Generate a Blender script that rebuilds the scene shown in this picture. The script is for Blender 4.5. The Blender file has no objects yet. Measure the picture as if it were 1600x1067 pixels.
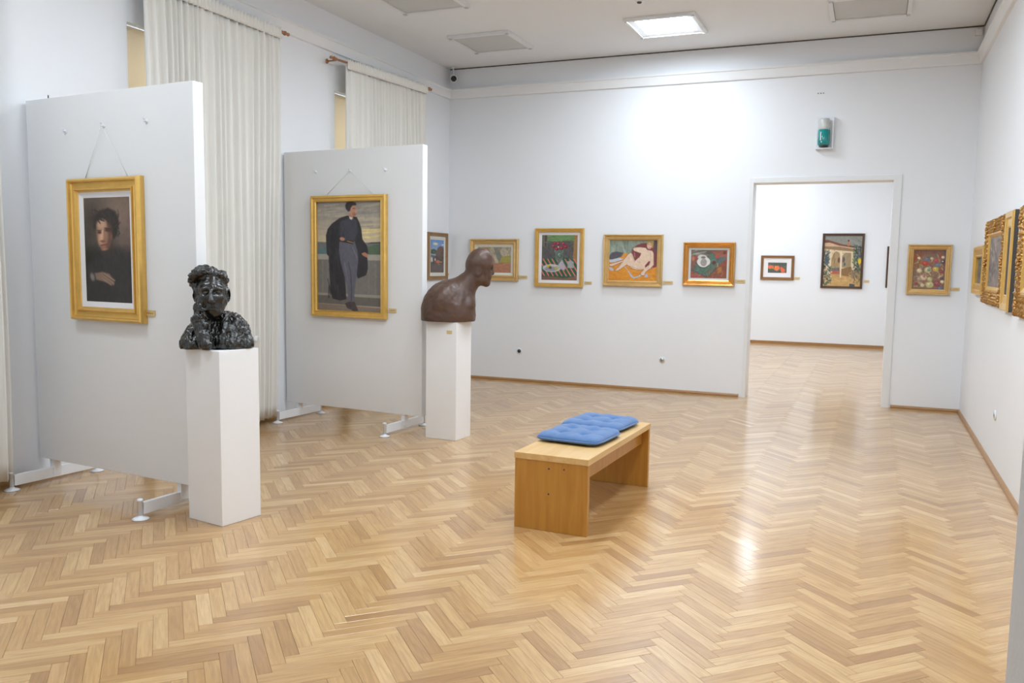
import bpy, bmesh, math, random
import numpy as np
from mathutils import Matrix, Vector

random.seed(7)
rng = np.random.default_rng(7)
scene = bpy.context.scene
COL = scene.collection

# ------------------------------------------------------------------ camera
F_PX, YAW, PITCH, ROLL, CX, CY = 1332.811, 0.39548, -0.10022, 0.01496, 802.48, 546.887
CAMZ = 1.6
_cy, _sy = math.cos(YAW), math.sin(YAW)
FWD = Vector((-_sy * math.cos(PITCH), _cy * math.cos(PITCH), math.sin(PITCH)))
_r0 = Vector((_cy, _sy, 0)); _u0 = _r0.cross(FWD)
RIGHT = math.cos(ROLL) * _r0 + math.sin(ROLL) * _u0
UP = -math.sin(ROLL) * _r0 + math.cos(ROLL) * _u0
cam_data = bpy.data.cameras.new('camera')
cam_data.sensor_width = 36.0
cam_data.lens = F_PX / 1600 * 36.0
cam_data.shift_x = (800 - CX) / 1600
cam_data.shift_y = (CY - 533.5) / 1600
cam_data.clip_start = 0.05
cam_data.clip_end = 100
cam = bpy.data.objects.new('camera', cam_data)
M3 = Matrix((RIGHT, UP, -FWD)).transposed()
cam.matrix_world = Matrix.Translation((0, 0, CAMZ)) @ M3.to_4x4()
COL.objects.link(cam)
scene.camera = cam

# ------------------------------------------------------------------ world, exposure
world = bpy.data.worlds.new('world'); scene.world = world
world.use_nodes = True
bg = world.node_tree.nodes['Background']
bg.inputs[0].default_value = (0.75, 0.85, 1.0, 1); bg.inputs[1].default_value = 5.0
scene.view_settings.view_transform = 'Standard'
scene.view_settings.look = 'None'
scene.view_settings.exposure = 0.25
scene.view_settings.gamma = 1.0
scene.view_settings.use_curve_mapping = False
scene.cycles.caustics_reflective = False
scene.cycles.caustics_refractive = False
LAMP_COLOR = (0.80, 0.90, 1.0)
LAMP_STRENGTH = 37.0

# ------------------------------------------------------------------ room dimensions
XL, XR, D, HC, HCEIL = -5.514, 0.987, 10.781, 3.857, 4.255
DL, DR, DTOP, WT = -1.392, 0.180, 2.632, 0.26      # back doorway
YF = 18.85                                          # far room's end wall
NY0, NY1, NL, NR = 0.66, 0.90, -1.43, 0.137         # near wall with the doorway the camera stands in
YB = -3.2

# ------------------------------------------------------------------ helpers
def lin(c):
    return tuple(((v / 255) / 12.92 if v / 255 <= 0.04045 else ((v / 255 + 0.055) / 1.055) ** 2.4) for v in c)

def put(o, label=None, cat=None, group=None, kind=None):
    if label: o['label'] = label
    if cat: o['category'] = cat
    if group: o['group'] = group
    if kind: o['kind'] = kind
    return o

def empty(name, loc, rz=0.0, label=None, cat=None, group=None):
    o = bpy.data.objects.new(name, None); COL.objects.link(o)
    o.location = loc; o.rotation_euler = (0, 0, rz); o.empty_display_size = 0.1
    return put(o, label, cat, group)

def link(name, me, parent=None):
    o = bpy.data.objects.new(name, me); COL.objects.link(o)
    if parent: o.parent = parent
    return o

class MB:
    def __init__(s): s.v = []; s.f = []; s.sm = []
    def add(s, vs, fs, smooth=False):
        b = len(s.v); s.v += [tuple(map(float, p)) for p in vs]
        s.f += [tuple(i + b for i in f) for f in fs]; s.sm += [smooth] * len(fs); return s
    def box(s, x0, x1, y0, y1, z0, z1, bev=0.0, M=None):
        if bev <= 0:
            vs = [(x, y, z) for z in (z0, z1) for y in (y0, y1) for x in (x0, x1)]
            fs = [(0, 2, 3, 1), (4, 5, 7, 6), (0, 1, 5, 4), (2, 6, 7, 3), (0, 4, 6, 2), (1, 3, 7, 5)]
        else:
            bm = bmesh.new(); bmesh.ops.create_cube(bm, size=1)
            for v in bm.verts:
                v.co = ((x0 + x1) / 2 + v.co.x * (x1 - x0), (y0 + y1) / 2 + v.co.y * (y1 - y0), (z0 + z1) / 2 + v.co.z * (z1 - z0))
            bmesh.ops.bevel(bm, geom=bm.edges[:], offset=bev, segments=2, affect='EDGES', profile=0.7)
            bm.verts.index_update()
            vs = [tuple(v.co) for v in bm.verts]; fs = [tuple(v.index for v in f.verts) for f in bm.faces]; bm.free()
        if M is not None: vs = [tuple(M @ Vector(v)) for v in vs]
        return s.add(vs, fs)
    def tube(s, pts, rad, n=12, cap=True, smooth=True):
        pts = [Vector(p) for p in pts]
        rads = rad if isinstance(rad, (list, tuple)) else [rad] * len(pts)
        vs = []; fs = []
        d0 = (pts[1] - pts[0]).normalized()
        a = Vector((0, 0, 1)) if abs(d0.z) < 0.9 else Vector((1, 0, 0))
        u = d0.cross(a).normalized()
        for i, p in enumerate(pts):
            d = (pts[min(i + 1, len(pts) - 1)] - pts[max(i - 1, 0)]).normalized()
            u = (u - d * u.dot(d)).normalized(); w = d.cross(u)
            for k in range(n):
                t = 2 * math.pi * k / n; vs.append(p + rads[i] * (math.cos(t) * u + math.sin(t) * w))
        for i in range(len(pts) - 1):
            for k in range(n):
                k2 = (k + 1) % n
                fs.append((i * n + k, i * n + k2, (i + 1) * n + k2, (i + 1) * n + k))
        if cap:
            fs.append(tuple(range(n - 1, -1, -1))); fs.append(tuple((len(pts) - 1) * n + k for k in range(n)))
        return s.add(vs, fs, smooth)
    def lathe(s, prof, c, n=20, axis='z'):
        vs = []; fs = []
        for r, h in prof:
            for k in range(n):
                t = 2 * math.pi * k / n; a, b = r * math.cos(t), r * math.sin(t)
                vs.append({'z': (c[0] + a, c[1] + b, c[2] + h), 'y': (c[0] + a, c[1] + h, c[2] + b), 'x': (c[0] + h, c[1] + a, c[2] + b)}[axis])
        m = len(prof)
        for i in range(m - 1):
            for k in range(n):
                k2 = (k + 1) % n; fs.append((i * n + k, i * n + k2, (i + 1) * n + k2, (i + 1) * n + k))
        fs.append(tuple(range(n - 1, -1, -1))); fs.append(tuple((m - 1) * n + k for k in range(n)))
        return s.add(vs, fs, True)
    def ball(s, c, r, n=10, m=7):
        rx, ry, rz = r if isinstance(r, (tuple, list)) else (r, r, r)
        prof = []
        vs = []; fs = []
        for i in range(m + 1):
            ph = math.pi * i / m - math.pi / 2
            for k in range(n):
                t = 2 * math.pi * k / n
                vs.append((c[0] + rx * math.cos(ph) * math.cos(t), c[1] + ry * math.cos(ph) * math.sin(t), c[2] + rz * math.sin(ph)))
        for i in range(m):
            for k in range(n):
                k2 = (k + 1) % n; fs.append((i * n + k, i * n + k2, (i + 1) * n + k2, (i + 1) * n + k))
        return s.add(vs, fs, True)
    def build(s, name, mat, parent=None):
        me = bpy.data.meshes.new(name); me.from_pydata(s.v, [], s.f)
        me.polygons.foreach_set('use_smooth', s.sm)
        bm = bmesh.new(); bm.from_mesh(me); bmesh.ops.recalc_face_normals(bm, faces=bm.faces[:]); bm.to_mesh(me); bm.free()
        me.materials.append(mat); me.update()
        return link(name, me, parent)

def struct(name, mb, mat, label, cat, parent=None):
    o = mb.build(name, mat, parent)
    if parent is None: put(o, label, cat, None, 'structure')
    return o

# ------------------------------------------------------------------ materials
def new_mat(name):
    m = bpy.data.materials.new(name); m.use_nodes = True
    nt = m.node_tree; b = nt.nodes['Principled BSDF']
    return m, nt, b

def mat(name, col, rough=0.5, metal=0.0, var=0.06, scale=8.0, bump=0.0, bscale=60.0, coat=0.0, spec=0.5, sheen=0.0, stretch=None):
    m, nt, b = new_mat(name)
    tc = nt.nodes.new('ShaderNodeTexCoord'); mp = nt.nodes.new('ShaderNodeMapping')
    if stretch: mp.inputs['Scale'].default_value = stretch
    nt.links.new(tc.outputs['Object'], mp.inputs['Vector'])
    nz = nt.nodes.new('ShaderNodeTexNoise'); nz.inputs['Scale'].default_value = scale; nz.inputs['Detail'].default_value = 4
    nt.links.new(mp.outputs['Vector'], nz.inputs['Vector'])
    mx = nt.nodes.new('ShaderNodeMix'); mx.data_type = 'RGBA'
    c = np.array(col[:3])
    mx.inputs[6].default_value = (*np.clip(c * (1 - var), 0, 1), 1); mx.inputs[7].default_value = (*np.clip(c * (1 + var), 0, 1), 1)
    nt.links.new(nz.outputs['Fac'], mx.inputs[0]); nt.links.new(mx.outputs[2], b.inputs['Base Color'])
    b.inputs['Roughness'].default_value = rough; b.inputs['Metallic'].default_value = metal
    b.inputs['Specular IOR Level'].default_value = spec
    b.inputs['Coat Weight'].default_value = coat; b.inputs['Coat Roughness'].default_value = 0.12
    b.inputs['Sheen Weight'].default_value = sheen
    if bump > 0:
        n2 = nt.nodes.new('ShaderNodeTexNoise'); n2.inputs['Scale'].default_value = bscale; n2.inputs['Detail'].default_value = 3
        nt.links.new(mp.outputs['Vector'], n2.inputs['Vector'])
        bp = nt.nodes.new('ShaderNodeBump'); bp.inputs['Strength'].default_value = bump; bp.inputs['Distance'].default_value = 0.01
        nt.links.new(n2.outputs['Fac'], bp.inputs['Height']); nt.links.new(bp.outputs['Normal'], b.inputs['Normal'])
    return m

M = {}
M['wall'] = mat('wall_paint', (0.84, 0.86, 0.89), 0.55, var=0.015, scale=1.5, bump=0.05, bscale=120)
M['ceiling'] = mat('ceiling_paint', (0.85, 0.87, 0.89), 0.8, var=0.02, scale=1.2)
M['trimwhite'] = mat('white_gloss_paint', (0.80, 0.81, 0.82), 0.35, var=0.02)
M['mould'] = mat('moulding_paint', (0.85, 0.86, 0.87), 0.6, var=0.02)
M['gap'] = mat('dark_gap', (0.10, 0.09, 0.085), 0.8)
M['base'] = mat('baseboard_wood', (0.36, 0.19, 0.07), 0.35, var=0.25, scale=6, stretch=(1, 1, 8))
M['panel'] = mat('panel_paint', (0.80, 0.80, 0.80), 0.6, var=0.012, scale=2, bump=0.04, bscale=150)
M['pede'] = mat('pedestal_paint', (0.83, 0.83, 0.83), 0.5, var=0.012, scale=3, bump=0.03, bscale=120)
M['white'] = mat('white_metal', (0.80, 0.82, 0.85), 0.3, var=0.02)
M['steel'] = mat('steel', (0.6, 0.6, 0.6), 0.3, 0.9)
M['darksteel'] = mat('dark_steel', (0.08, 0.08, 0.08), 0.4, 0.5)
M['black'] = mat('black_plastic', (0.012, 0.012, 0.012), 0.2)
M['slab'] = mat('subfloor', (0.28, 0.165, 0.08), 0.8)
M['gold'] = mat('gold_leaf', (0.80, 0.50, 0.135), 0.30, 0.65, var=0.16, scale=14, bump=0.08, bscale=60)
M['goldpale'] = mat('pale_gold_leaf', (0.76, 0.52, 0.22), 0.30, 0.65, var=0.16, scale=14, bump=0.08, bscale=60)
M['goldred'] = mat('copper_gold_leaf', (0.72, 0.36, 0.09), 0.26, 0.7, var=0.2, scale=12, bump=0.08, bscale=60)
M['goldornate'] = mat('antique_gold', (0.48, 0.25, 0.06), 0.32, 0.65, var=0.45, scale=60, bump=0.3, bscale=120)
M['brownframe'] = mat('brown_gilt_wood', (0.30, 0.17, 0.07), 0.4, 0.1, var=0.25, scale=10)
M['darkframe'] = mat('dark_walnut', (0.085, 0.042, 0.022), 0.4, 0.0, var=0.3, scale=12)
M['bronzewood'] = mat('bronze_brown_frame', (0.26, 0.13, 0.045), 0.35, 0.3, var=0.25, scale=12)
M['liner'] = mat('white_liner', (0.80, 0.78, 0.79), 0.6, var=0.02)
M['linercream'] = mat('cream_liner', (0.72, 0.70, 0.62), 0.6, var=0.03)
M['linergrey'] = mat('grey_liner', (0.60, 0.63, 0.61), 0.6, var=0.03)
M['brass'] = mat('brass_plate', (0.70, 0.54, 0.27), 0.35, 0.3, var=0.1)
M['curtain'] = mat('curtain_cloth', (0.82, 0.80, 0.75), 0.9, var=0.03, scale=4, bump=0.1, bscale=300, sheen=0.2)
M['blind'] = mat('beige_blind', (0.60, 0.45, 0.27), 0.7, var=0.04, scale=3)
M['finial'] = mat('finial_wood', (0.36, 0.17, 0.07), 0.35, var=0.3, scale=30)
M['string'] = mat('white_cord', (0.8, 0.8, 0.78), 0.7)
M['teal'] = mat('teal_lens', (0.0, 0.27, 0.27), 0.12, var=0.1, coat=0.5)
M['clearlens'] = mat('clear_lens', (0.60, 0.61, 0.59), 0.15, var=0.1, coat=0.5)
M['diffoff'] = mat('diffuser_unlit', (0.60, 0.60, 0.59), 0.45, var=0.03, scale=6, bump=0.05, bscale=200)
M['backing'] = mat('frame_backing', (0.06, 0.05, 0.045), 0.8)
M['bronze1'] = mat('black_bronze', (0.012, 0.0115, 0.010), 0.11, 0.0, var=0.5, scale=14, bump=0.32, bscale=80, coat=0.25, spec=0.5)
M['bronze2'] = mat('brown_bronze', (0.080, 0.040, 0.025), 0.44, 0.0, var=0.5, scale=7, bump=0.2, bscale=40, coat=0.08)
M['blue'] = mat('blue_cotton', (0.070, 0.150, 0.32), 0.85, var=0.12, scale=5, bump=0.15, bscale=250, sheen=0.3)
def thin_mat(name, col, kind, fac, rough=0.5):
    m, nt, b = new_mat(name); b.inputs['Base Color'].default_value = (*col, 1); b.inputs['Roughness'].default_value = rough
    tc = nt.nodes.new('ShaderNodeTexCoord'); nz = nt.nodes.new('ShaderNodeTexNoise'); nz.inputs['Scale'].default_value = 40
    nt.links.new(tc.outputs['Object'], nz.inputs['Vector'])
    mx = nt.nodes.new('ShaderNodeMix'); mx.data_type = 'RGBA'; mx.inputs[6].default_value = (*[c * .95 for c in col], 1); mx.inputs[7].default_value = (*col, 1)
    nt.links.new(nz.outputs['Fac'], mx.inputs[0]); nt.links.new(mx.outputs[2], b.inputs['Base Color'])
    t = nt.nodes.new(kind); t.inputs[0].default_value = (*col, 1)
    ms = nt.nodes.new('ShaderNodeMixShader'); ms.inputs[0].default_value = fac
    nt.links.new(b.outputs[0], ms.inputs[1]); nt.links.new(t.outputs[0], ms.inputs[2]); nt.links.new(ms.outputs[0], nt.nodes['Material Output'].inputs[0])
    return m
M['glass'] = thin_mat('window_glass', (0.9, 0.93, 0.95), 'ShaderNodeBsdfTransparent', 0.9, 0.05)
M['blind'] = thin_mat('beige_blind_cloth', (0.80, 0.69, 0.53), 'ShaderNodeBsdfTranslucent', 0.55, 0.8)

def wood_mat(name, c1, c2, rough=0.35, scale=(3, 30, 30), coat=0.2):
    m, nt, b = new_mat(name)
    tc = nt.nodes.new('ShaderNodeTexCoord'); mp = nt.nodes.new('ShaderNodeMapping'); mp.inputs['Scale'].default_value = scale
    nt.links.new(tc.outputs['Object'], mp.inputs['Vector'])
    nz = nt.nodes.new('ShaderNodeTexNoise'); nz.inputs['Scale'].default_value = 1.0; nz.inputs['Detail'].default_value = 6; nz.inputs['Distortion'].default_value = 0.6
    nt.links.new(mp.outputs['Vector'], nz.inputs['Vector'])
    rp = nt.nodes.new('ShaderNodeValToRGB'); rp.color_ramp.elements[0].position = 0.3; rp.color_ramp.elements[1].position = 0.7
    rp.color_ramp.elements[0].color = (*c1, 1); rp.color_ramp.elements[1].color = (*c2, 1)
    nt.links.new(nz.outputs['Fac'], rp.inputs['Fac']); nt.links.new(rp.outputs['Color'], b.inputs['Base Color'])
    b.inputs['Roughness'].default_value = rough; b.inputs['Coat Weight'].default_value = coat; b.inputs['Coat Roughness'].default_value = 0.15
    return m
M['benchend'] = wood_mat('varnished_pine_upright', (0.40, 0.17, 0.020), (0.50, 0.235, 0.036), scale=(22, 22, 2.2))
M['benchtop'] = wood_mat('varnished_pine_top', (0.60, 0.36, 0.13), (0.70, 0.46, 0.20), scale=(26, 2.2, 26))

def parquet_mat():
    m, nt, b = new_mat('oak_parquet')
    at = nt.nodes.new('ShaderNodeAttribute'); at.attribute_name = 'tone'
    uv = nt.nodes.new('ShaderNodeUVMap'); uv.uv_map = 'UVMap'
    mp = nt.nodes.new('ShaderNodeMapping'); mp.inputs['Scale'].default_value = (5.0, 70.0, 1.0)
    nt.links.new(uv.outputs['UV'], mp.inputs['Vector'])
    nz = nt.nodes.new('ShaderNodeTexNoise'); nz.inputs['Scale'].default_value = 1.0; nz.inputs['Detail'].default_value = 5; nz.inputs['Distortion'].default_value = 0.8
    nt.links.new(mp.outputs['Vector'], nz.inputs['Vector'])
    rp = nt.nodes.new('ShaderNodeValToRGB'); cr = rp.color_ramp
    cr.elements[0].position = 0.0; cr.elements[0].color = (0.365, 0.19, 0.068, 1)
    cr.elements[1].position = 1.0; cr.elements[1].color = (0.70, 0.475, 0.245, 1)
    for p, c in ((0.25, (0.46, 0.26, 0.097)), (0.55, (0.53, 0.315, 0.126)), (0.8, (0.595, 0.378, 0.168))):
        e = cr.elements.new(p); e.color = (*c, 1)
    nt.links.new(at.outputs['Fac'], rp.inputs['Fac'])
    r2 = nt.nodes.new('ShaderNodeValToRGB')
    r2.color_ramp.elements[0].position = 0.32; r2.color_ramp.elements[0].color = (0.80, 0.76, 0.70, 1)
    r2.color_ramp.elements[1].position = 0.62; r2.color_ramp.elements[1].color = (1.04, 1.04, 1.04, 1)
    nt.links.new(nz.outputs['Fac'], r2.inputs['Fac'])
    mx = nt.nodes.new('ShaderNodeMix'); mx.data_type = 'RGBA'; mx.blend_type = 'MULTIPLY'; mx.inputs[0].default_value = 1.0
    nt.links.new(rp.outputs['Color'], mx.inputs[6]); nt.links.new(r2.outputs['Color'], mx.inputs[7])
    nt.links.new(mx.outputs[2], b.inputs['Base Color'])
    b.inputs['Roughness'].default_value = 0.34
    b.inputs['Coat Weight'].default_value = 0.8; b.inputs['Coat Roughness'].default_value = 0.15
    tc = nt.nodes.new('ShaderNodeNewGeometry')
    n2 = nt.nodes.new('ShaderNodeTexNoise'); n2.inputs['Scale'].default_value = 9.0; n2.inputs['Detail'].default_value = 2
    nt.links.new(tc.outputs['Position'], n2.inputs['Vector'])
    bp = nt.nodes.new('ShaderNodeBump'); bp.inputs['Strength'].default_value = 0.06; bp.inputs['Distance'].default_value = 0.02
    nt.links.new(n2.outputs['Fac'], bp.inputs['Height']); nt.links.new(bp.outputs['Normal'], b.inputs['Normal']); nt.links.new(bp.outputs['Normal'], b.inputs['Coat Normal'])
    return m
M['parquet'] = parquet_mat()

def emit_mat(name, col, s):
    m, nt, b = new_mat(name)
    b.inputs['Base Color'].default_value = (0.8, 0.8, 0.8, 1)
    tc = nt.nodes.new('ShaderNodeTexCoord'); nz = nt.nodes.new('ShaderNodeTexNoise'); nz.inputs['Scale'].default_value = 3
    nt.links.new(tc.outputs['Object'], nz.inputs['Vector'])
    mx = nt.nodes.new('ShaderNodeMix'); mx.data_type = 'RGBA'
    mx.inputs[6].default_value = (*col, 1); mx.inputs[7].default_value = (*[c * 0.97 for c in col], 1)
    nt.links.new(nz.outputs['Fac'], mx.inputs[0]); nt.links.new(mx.outputs[2], b.inputs['Emission Color'])
    b.inputs['Emission Strength'].default_value = s
    return m
M['diffon'] = emit_mat('diffuser_lit', LAMP_COLOR, LAMP_STRENGTH)

def paint_mat():
    m, nt, b = new_mat('oil_paint')
    at = nt.nodes.new('ShaderNodeAttribute'); at.attribute_name = 'paint'
    tc = nt.nodes.new('ShaderNodeTexCoord'); nz = nt.nodes.new('ShaderNodeTexNoise'); nz.inputs['Scale'].default_value = 90; nz.inputs['Detail'].default_value = 4
    nt.links.new(tc.outputs['Object'], nz.inputs['Vector'])
    hs = nt.nodes.new('ShaderNodeHueSaturation'); ma = nt.nodes.new('ShaderNodeMath'); ma.operation = 'MULTIPLY_ADD'
    ma.inputs[1].default_value = 0.3; ma.inputs[2].default_value = 0.87
    nt.links.new(nz.outputs['Fac'], ma.inputs[0]); nt.links.new(ma.outputs[0], hs.inputs['Value']); nt.links.new(at.outputs['Color'], hs.inputs['Color'])
    nt.links.new(hs.outputs['Color'], b.inputs['Base Color'])
    b.inputs['Roughness'].default_value = 0.5
    bp = nt.nodes.new('ShaderNodeBump'); bp.inputs['Strength'].default_value = 0.15; bp.inputs['Distance'].default_value = 0.003
    nt.links.new(nz.outputs['Fac'], bp.inputs['Height']); nt.links.new(bp.outputs['Normal'], b.inputs['Normal'])
    return m
M['paint'] = paint_mat()

# ================================================================== THE SETTING
# floor slab with parquet planks as its pieces
floor = struct('floor', MB().box(XL - 0.1, XR + 0.1, YB, YF + 0.05, -0.12, -0.006), M['slab'], 'glossy oak herringbone parquet floor of the gallery', 'floor')

PL, PW = 0.3727, 0.0612            # plank length, width
GAP = 0.0004
S2 = math.sqrt(0.5)
def plank_mesh(tone, uo, vo, L=PL, W=PW):
    a, b = L / 2 - GAP, W / 2 - GAP; c = 0.0008
    vs = [(-a, -b, -0.006), (a, -b, -0.006), (a, b, -0.006), (-a, b, -0.006),
          (-a, -b, -c), (a, -b, -c), (a, b, -c), (-a, b, -c),
          (-a + c, -b + c, 0), (a - c, -b + c, 0), (a - c, b - c, 0), (-a + c, b - c, 0)]
    fs = [(8, 9, 10, 11)]
    for i in range(4):
        j = (i + 1) % 4; fs.append((4 + i, 4 + j, 8 + j, 8 + i)); fs.append((i, j, 4 + j, 4 + i))
    me = bpy.data.meshes.new('plank'); me.from_pydata(vs, [], fs)
    uvl = me.uv_layers.new(name='UVMap')
    for lp in me.loops:
        v = vs[lp.vertex_index]; uvl.data[lp.index].uv = (v[0] + uo, v[1] + vo)
    at = me.attributes.new('tone', 'FLOAT', 'POINT'); at.data.foreach_set('value', [tone] * len(vs))
    me.materials.append(M['parquet']); me.update(); return me

def w2px(P):
    q = Vector(P) - Vector((0, 0, CAMZ)); d = q.dot(FWD)
    if d < 0.3: return None
    return CX + F_PX * q.dot(RIGHT) / d, CY - F_PX * q.dot(UP) / d

# pattern frame: (a,b) axes are +45 / -45 degrees in plan; ridge lines at x = RX + k*period
RX = -1.29; PER = PL * math.sqrt(2)
planks = []                       # (cx, cy, angle)
e1 = np.array([S2, S2]); e2 = np.array([-S2, S2])
rooms = [(XL, XR, NY1, D), (DL, DR, D, D + WT), (XL, XR, D + WT, YF), (NL, NR, NY0, NY1), (XL, XR, YB, NY0)]
origin = np.array([RX, 0.079])
# in local coords u=(1,1)/sqrt2 dir, v=(-1,1)/sqrt2 dir: 'slash' planks run along u and end on the ridge, 'back' planks run along v
nz_cols = int((XR - XL) / PER) + 6
for c in range(-14, 8):
    for k in range(-110, 420):
        base = origin + np.array([c * PER, 0]) + k * PW * (np.array([0, 1.0]) * math.sqrt(2))
        # slash: its upper end corner on the ridge
        p = base - e1 * (PL / 2) + e2 * (PW / 2)
        planks.append((p[0], p[1], math.pi / 4))
        p = base - e2 * (PL / 2 - PW) + e1 * (PW / 2)
        planks.append((p[0], p[1], -math.pi / 4))
def corners(x, y, a, L=PL, W=PW):
    ca, sa = math.cos(a), math.sin(a)
    return [(x + sx * L / 2 * ca - sy * W / 2 * sa, y + sx * L / 2 * sa + sy * W / 2 * ca) for sx, sy in ((-1, -1), (1, -1), (1, 1), (-1, 1))]
def clip(poly, r):
    x0, x1, y0, y1 = r
    for ax, lim, sg in ((0, x0, 1), (0, x1, -1), (1, y0, 1), (1, y1, -1)):
        out = []
        for i in range(len(poly)):
            p, q = poly[i], poly[(i + 1) % len(poly)]
            dp, dq = sg * (p[ax] - lim), sg * (q[ax] - lim)
            if dp >= 0: out.append(p)
            if dp * dq < 0:
                t = dp / (dp - dq); out.append((p[0] + t * (q[0] - p[0]), p[1] + t * (q[1] - p[1])))
        poly = out
        if len(poly) < 3: return []
    return poly
big = []; rest = []
hidden_boxes = [(-1.98, -1.44, 4.75, 6.0), (-3.83, -3.5, 4.0, 4.28), (-3.72, -3.4, 6.85, 7.1)]
for (x, y, a) in planks:
    if x < XL - .3 or x > XR + .3 or y < YB - .3 or y > YF + .3: continue
    cs = corners(x, y, a)
    inside = all(XL + .02 < p[0] < XR - .03 and NY1 + .01 < p[1] < D - .02 for p in cs)
    area = 0
    if inside and y > 1.5 and not any(b0 < x < b1 and b2 < y < b3 for b0, b1, b2, b3 in hidden_boxes):
        px = [w2px((p[0], p[1], 0)) for p in cs]
        if all(px) and sum(0 <= q[0] <= 1590 and 0 <= q[1] <= 1067 for q in px) >= 3:
            area = abs(sum(px[i][0] * px[(i + 1) % 4][1] - px[(i + 1) % 4][0] * px[i][1] for i in range(4))) / 2
    (big if area > 0 else rest).append((area, x, y, a))
big.sort(key=lambda t: -t[0])
rest += big[300:]; big = big[:300]
def tone_rand():
    t = random.betavariate(2.2, 2.4)
    return min(1, max(0, t))
variants = [plank_mesh(tone_rand(), random.uniform(0, 50), random.uniform(0, 50)) for _ in range(60)]
for i, (ar, x, y, a) in enumerate(big):
    o = link('plank', variants[random.randrange(60)], floor)
    o.location = (x, y, random.uniform(-0.0004, 0.0002)); o.rotation_euler = (random.uniform(-.003, .003), random.uniform(-.0008, .0008), a + (math.pi if random.random() < .5 else 0))
# every further plank: one joined part
vs = []; fs = []; tn = []; uvs = []
for (ar, x, y, a) in rest:
    cs = corners(x, y, a, PL - 2 * GAP, PW - 2 * GAP); ca, sa = math.cos(a), math.sin(a)
    t = tone_rand(); uo, vo = random.uniform(0, 50), random.uniform(0, 50); dz = random.uniform(-.0004, .0002)
    for r in rooms:
        pg = clip(cs, r)
        if not pg: continue
        n = len(pg); mx_, my_ = sum(p[0] for p in pg) / n, sum(p[1] for p in pg) / n
        b = len(vs)
        ring = []
        for p in pg:
            d = math.hypot(p[0] - mx_, p[1] - my_) + 1e-9; k = max(0, 1 - 0.0012 / d)
            ring.append((mx_ + (p[0] - mx_) * k, my_ + (p[1] - my_) * k))
        vs += [(p[0], p[1], -0.006) for p in pg] + [(p[0], p[1], -0.0012) for p in pg] + [(p[0], p[1], dz) for p in ring]
        tn += [t] * (3 * n)
        for p in (pg + pg + ring):
            dx, dy = p[0] - x, p[1] - y; uvs.append((dx * ca + dy * sa + uo, -dx * sa + dy * ca + vo))
        fs.append(tuple(b + 2 * n + i for i in range(n)))
        for i in range(n):
            j = (i + 1) % n; fs.append((b + i, b + j, b + n + j, b + n + i)); fs.append((b + n + i, b + n + j, b + 2 * n + j, b + 2 * n + i))
me = bpy.data.meshes.new('parquet_planks'); me.from_pydata(vs, [], fs)
uvl = me.uv_layers.new(name='UVMap')
li = np.empty(len(me.loops), dtype=np.int32); me.loops.foreach_get('vertex_index', li)
uvl.data.foreach_set('uv', np.array(uvs, dtype=np.float32)[li].ravel())
at = me.attributes.new('tone', 'FLOAT', 'POINT'); at.data.foreach_set('value', tn)
me.materials.append(M['parquet']); me.update()
o = link('parquet_planks', me, floor); o['kind'] = 'stuff'

# ceiling
struct('ceiling', MB().box(XL - 0.1, XR + 0.1, YB, YF + 0.05, HCEIL, HCEIL + 0.1), M['ceiling'], 'off-white ceiling with square recessed lights', 'ceiling')
Z0 = -0.05
# back wall with the doorway
mb = MB().box(XL, DL, D, D + WT, Z0, HCEIL).box(DR, XR, D, D + WT, Z0, HCEIL).box(DL, DR, D, D + WT, DTOP, HCEIL)
struct('wall_back', mb, M['wall'], 'white end wall with hung paintings and an open doorway', 'wall')
# right wall
struct('wall_right', MB().box(XR, XR + 0.2, YB, YF, Z0, HCEIL), M['wall'], 'white right-hand wall beside the gold frames', 'wall')
# left wall with two window niches
niches = [(5.207, 6.80), (8.03, 9.65)]
NZ0, NZ1 = 0.88, 3.455
mb = MB(); edges = [YB] + [v for n in niches for v in n] + [YF]
for i in range(0, len(edges), 2): mb.box(XL - 0.35, XL, edges[i], edges[i + 1], Z0, HCEIL)
for a, b in niches:
    mb.box(XL - 0.35, XL, a, b, Z0, NZ0); mb.box(XL - 0.35, XL, a, b, NZ1, HCEIL)
struct('wall_left', mb, M['wall'], 'white window wall behind the curtains', 'wall')
# near wall (photographer stands in its doorway) and the rear room
mb = MB().box(XL, NL, NY0, NY1, Z0, HCEIL).box(NR, XR, NY0, NY1, Z0, HCEIL).box(NL, NR, NY0, NY1, DTOP, HCEIL)
struct('wall_front', mb, M['wall'], 'white near wall whose doorway edge shows at lower right', 'wall')
struct('wall_rear', MB().box(XL - 0.1, XR + 0.1, YB - 0.2, YB, Z0, HCEIL), M['wall'], 'white wall closing the room behind the viewer', 'wall')
struct('wall_far', MB().box(XL - 0.1, XR + 0.1, YF, YF + 0.2, Z0, HCEIL), M['wall'], 'white end wall of the next room seen through the doorway', 'wall')

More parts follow.
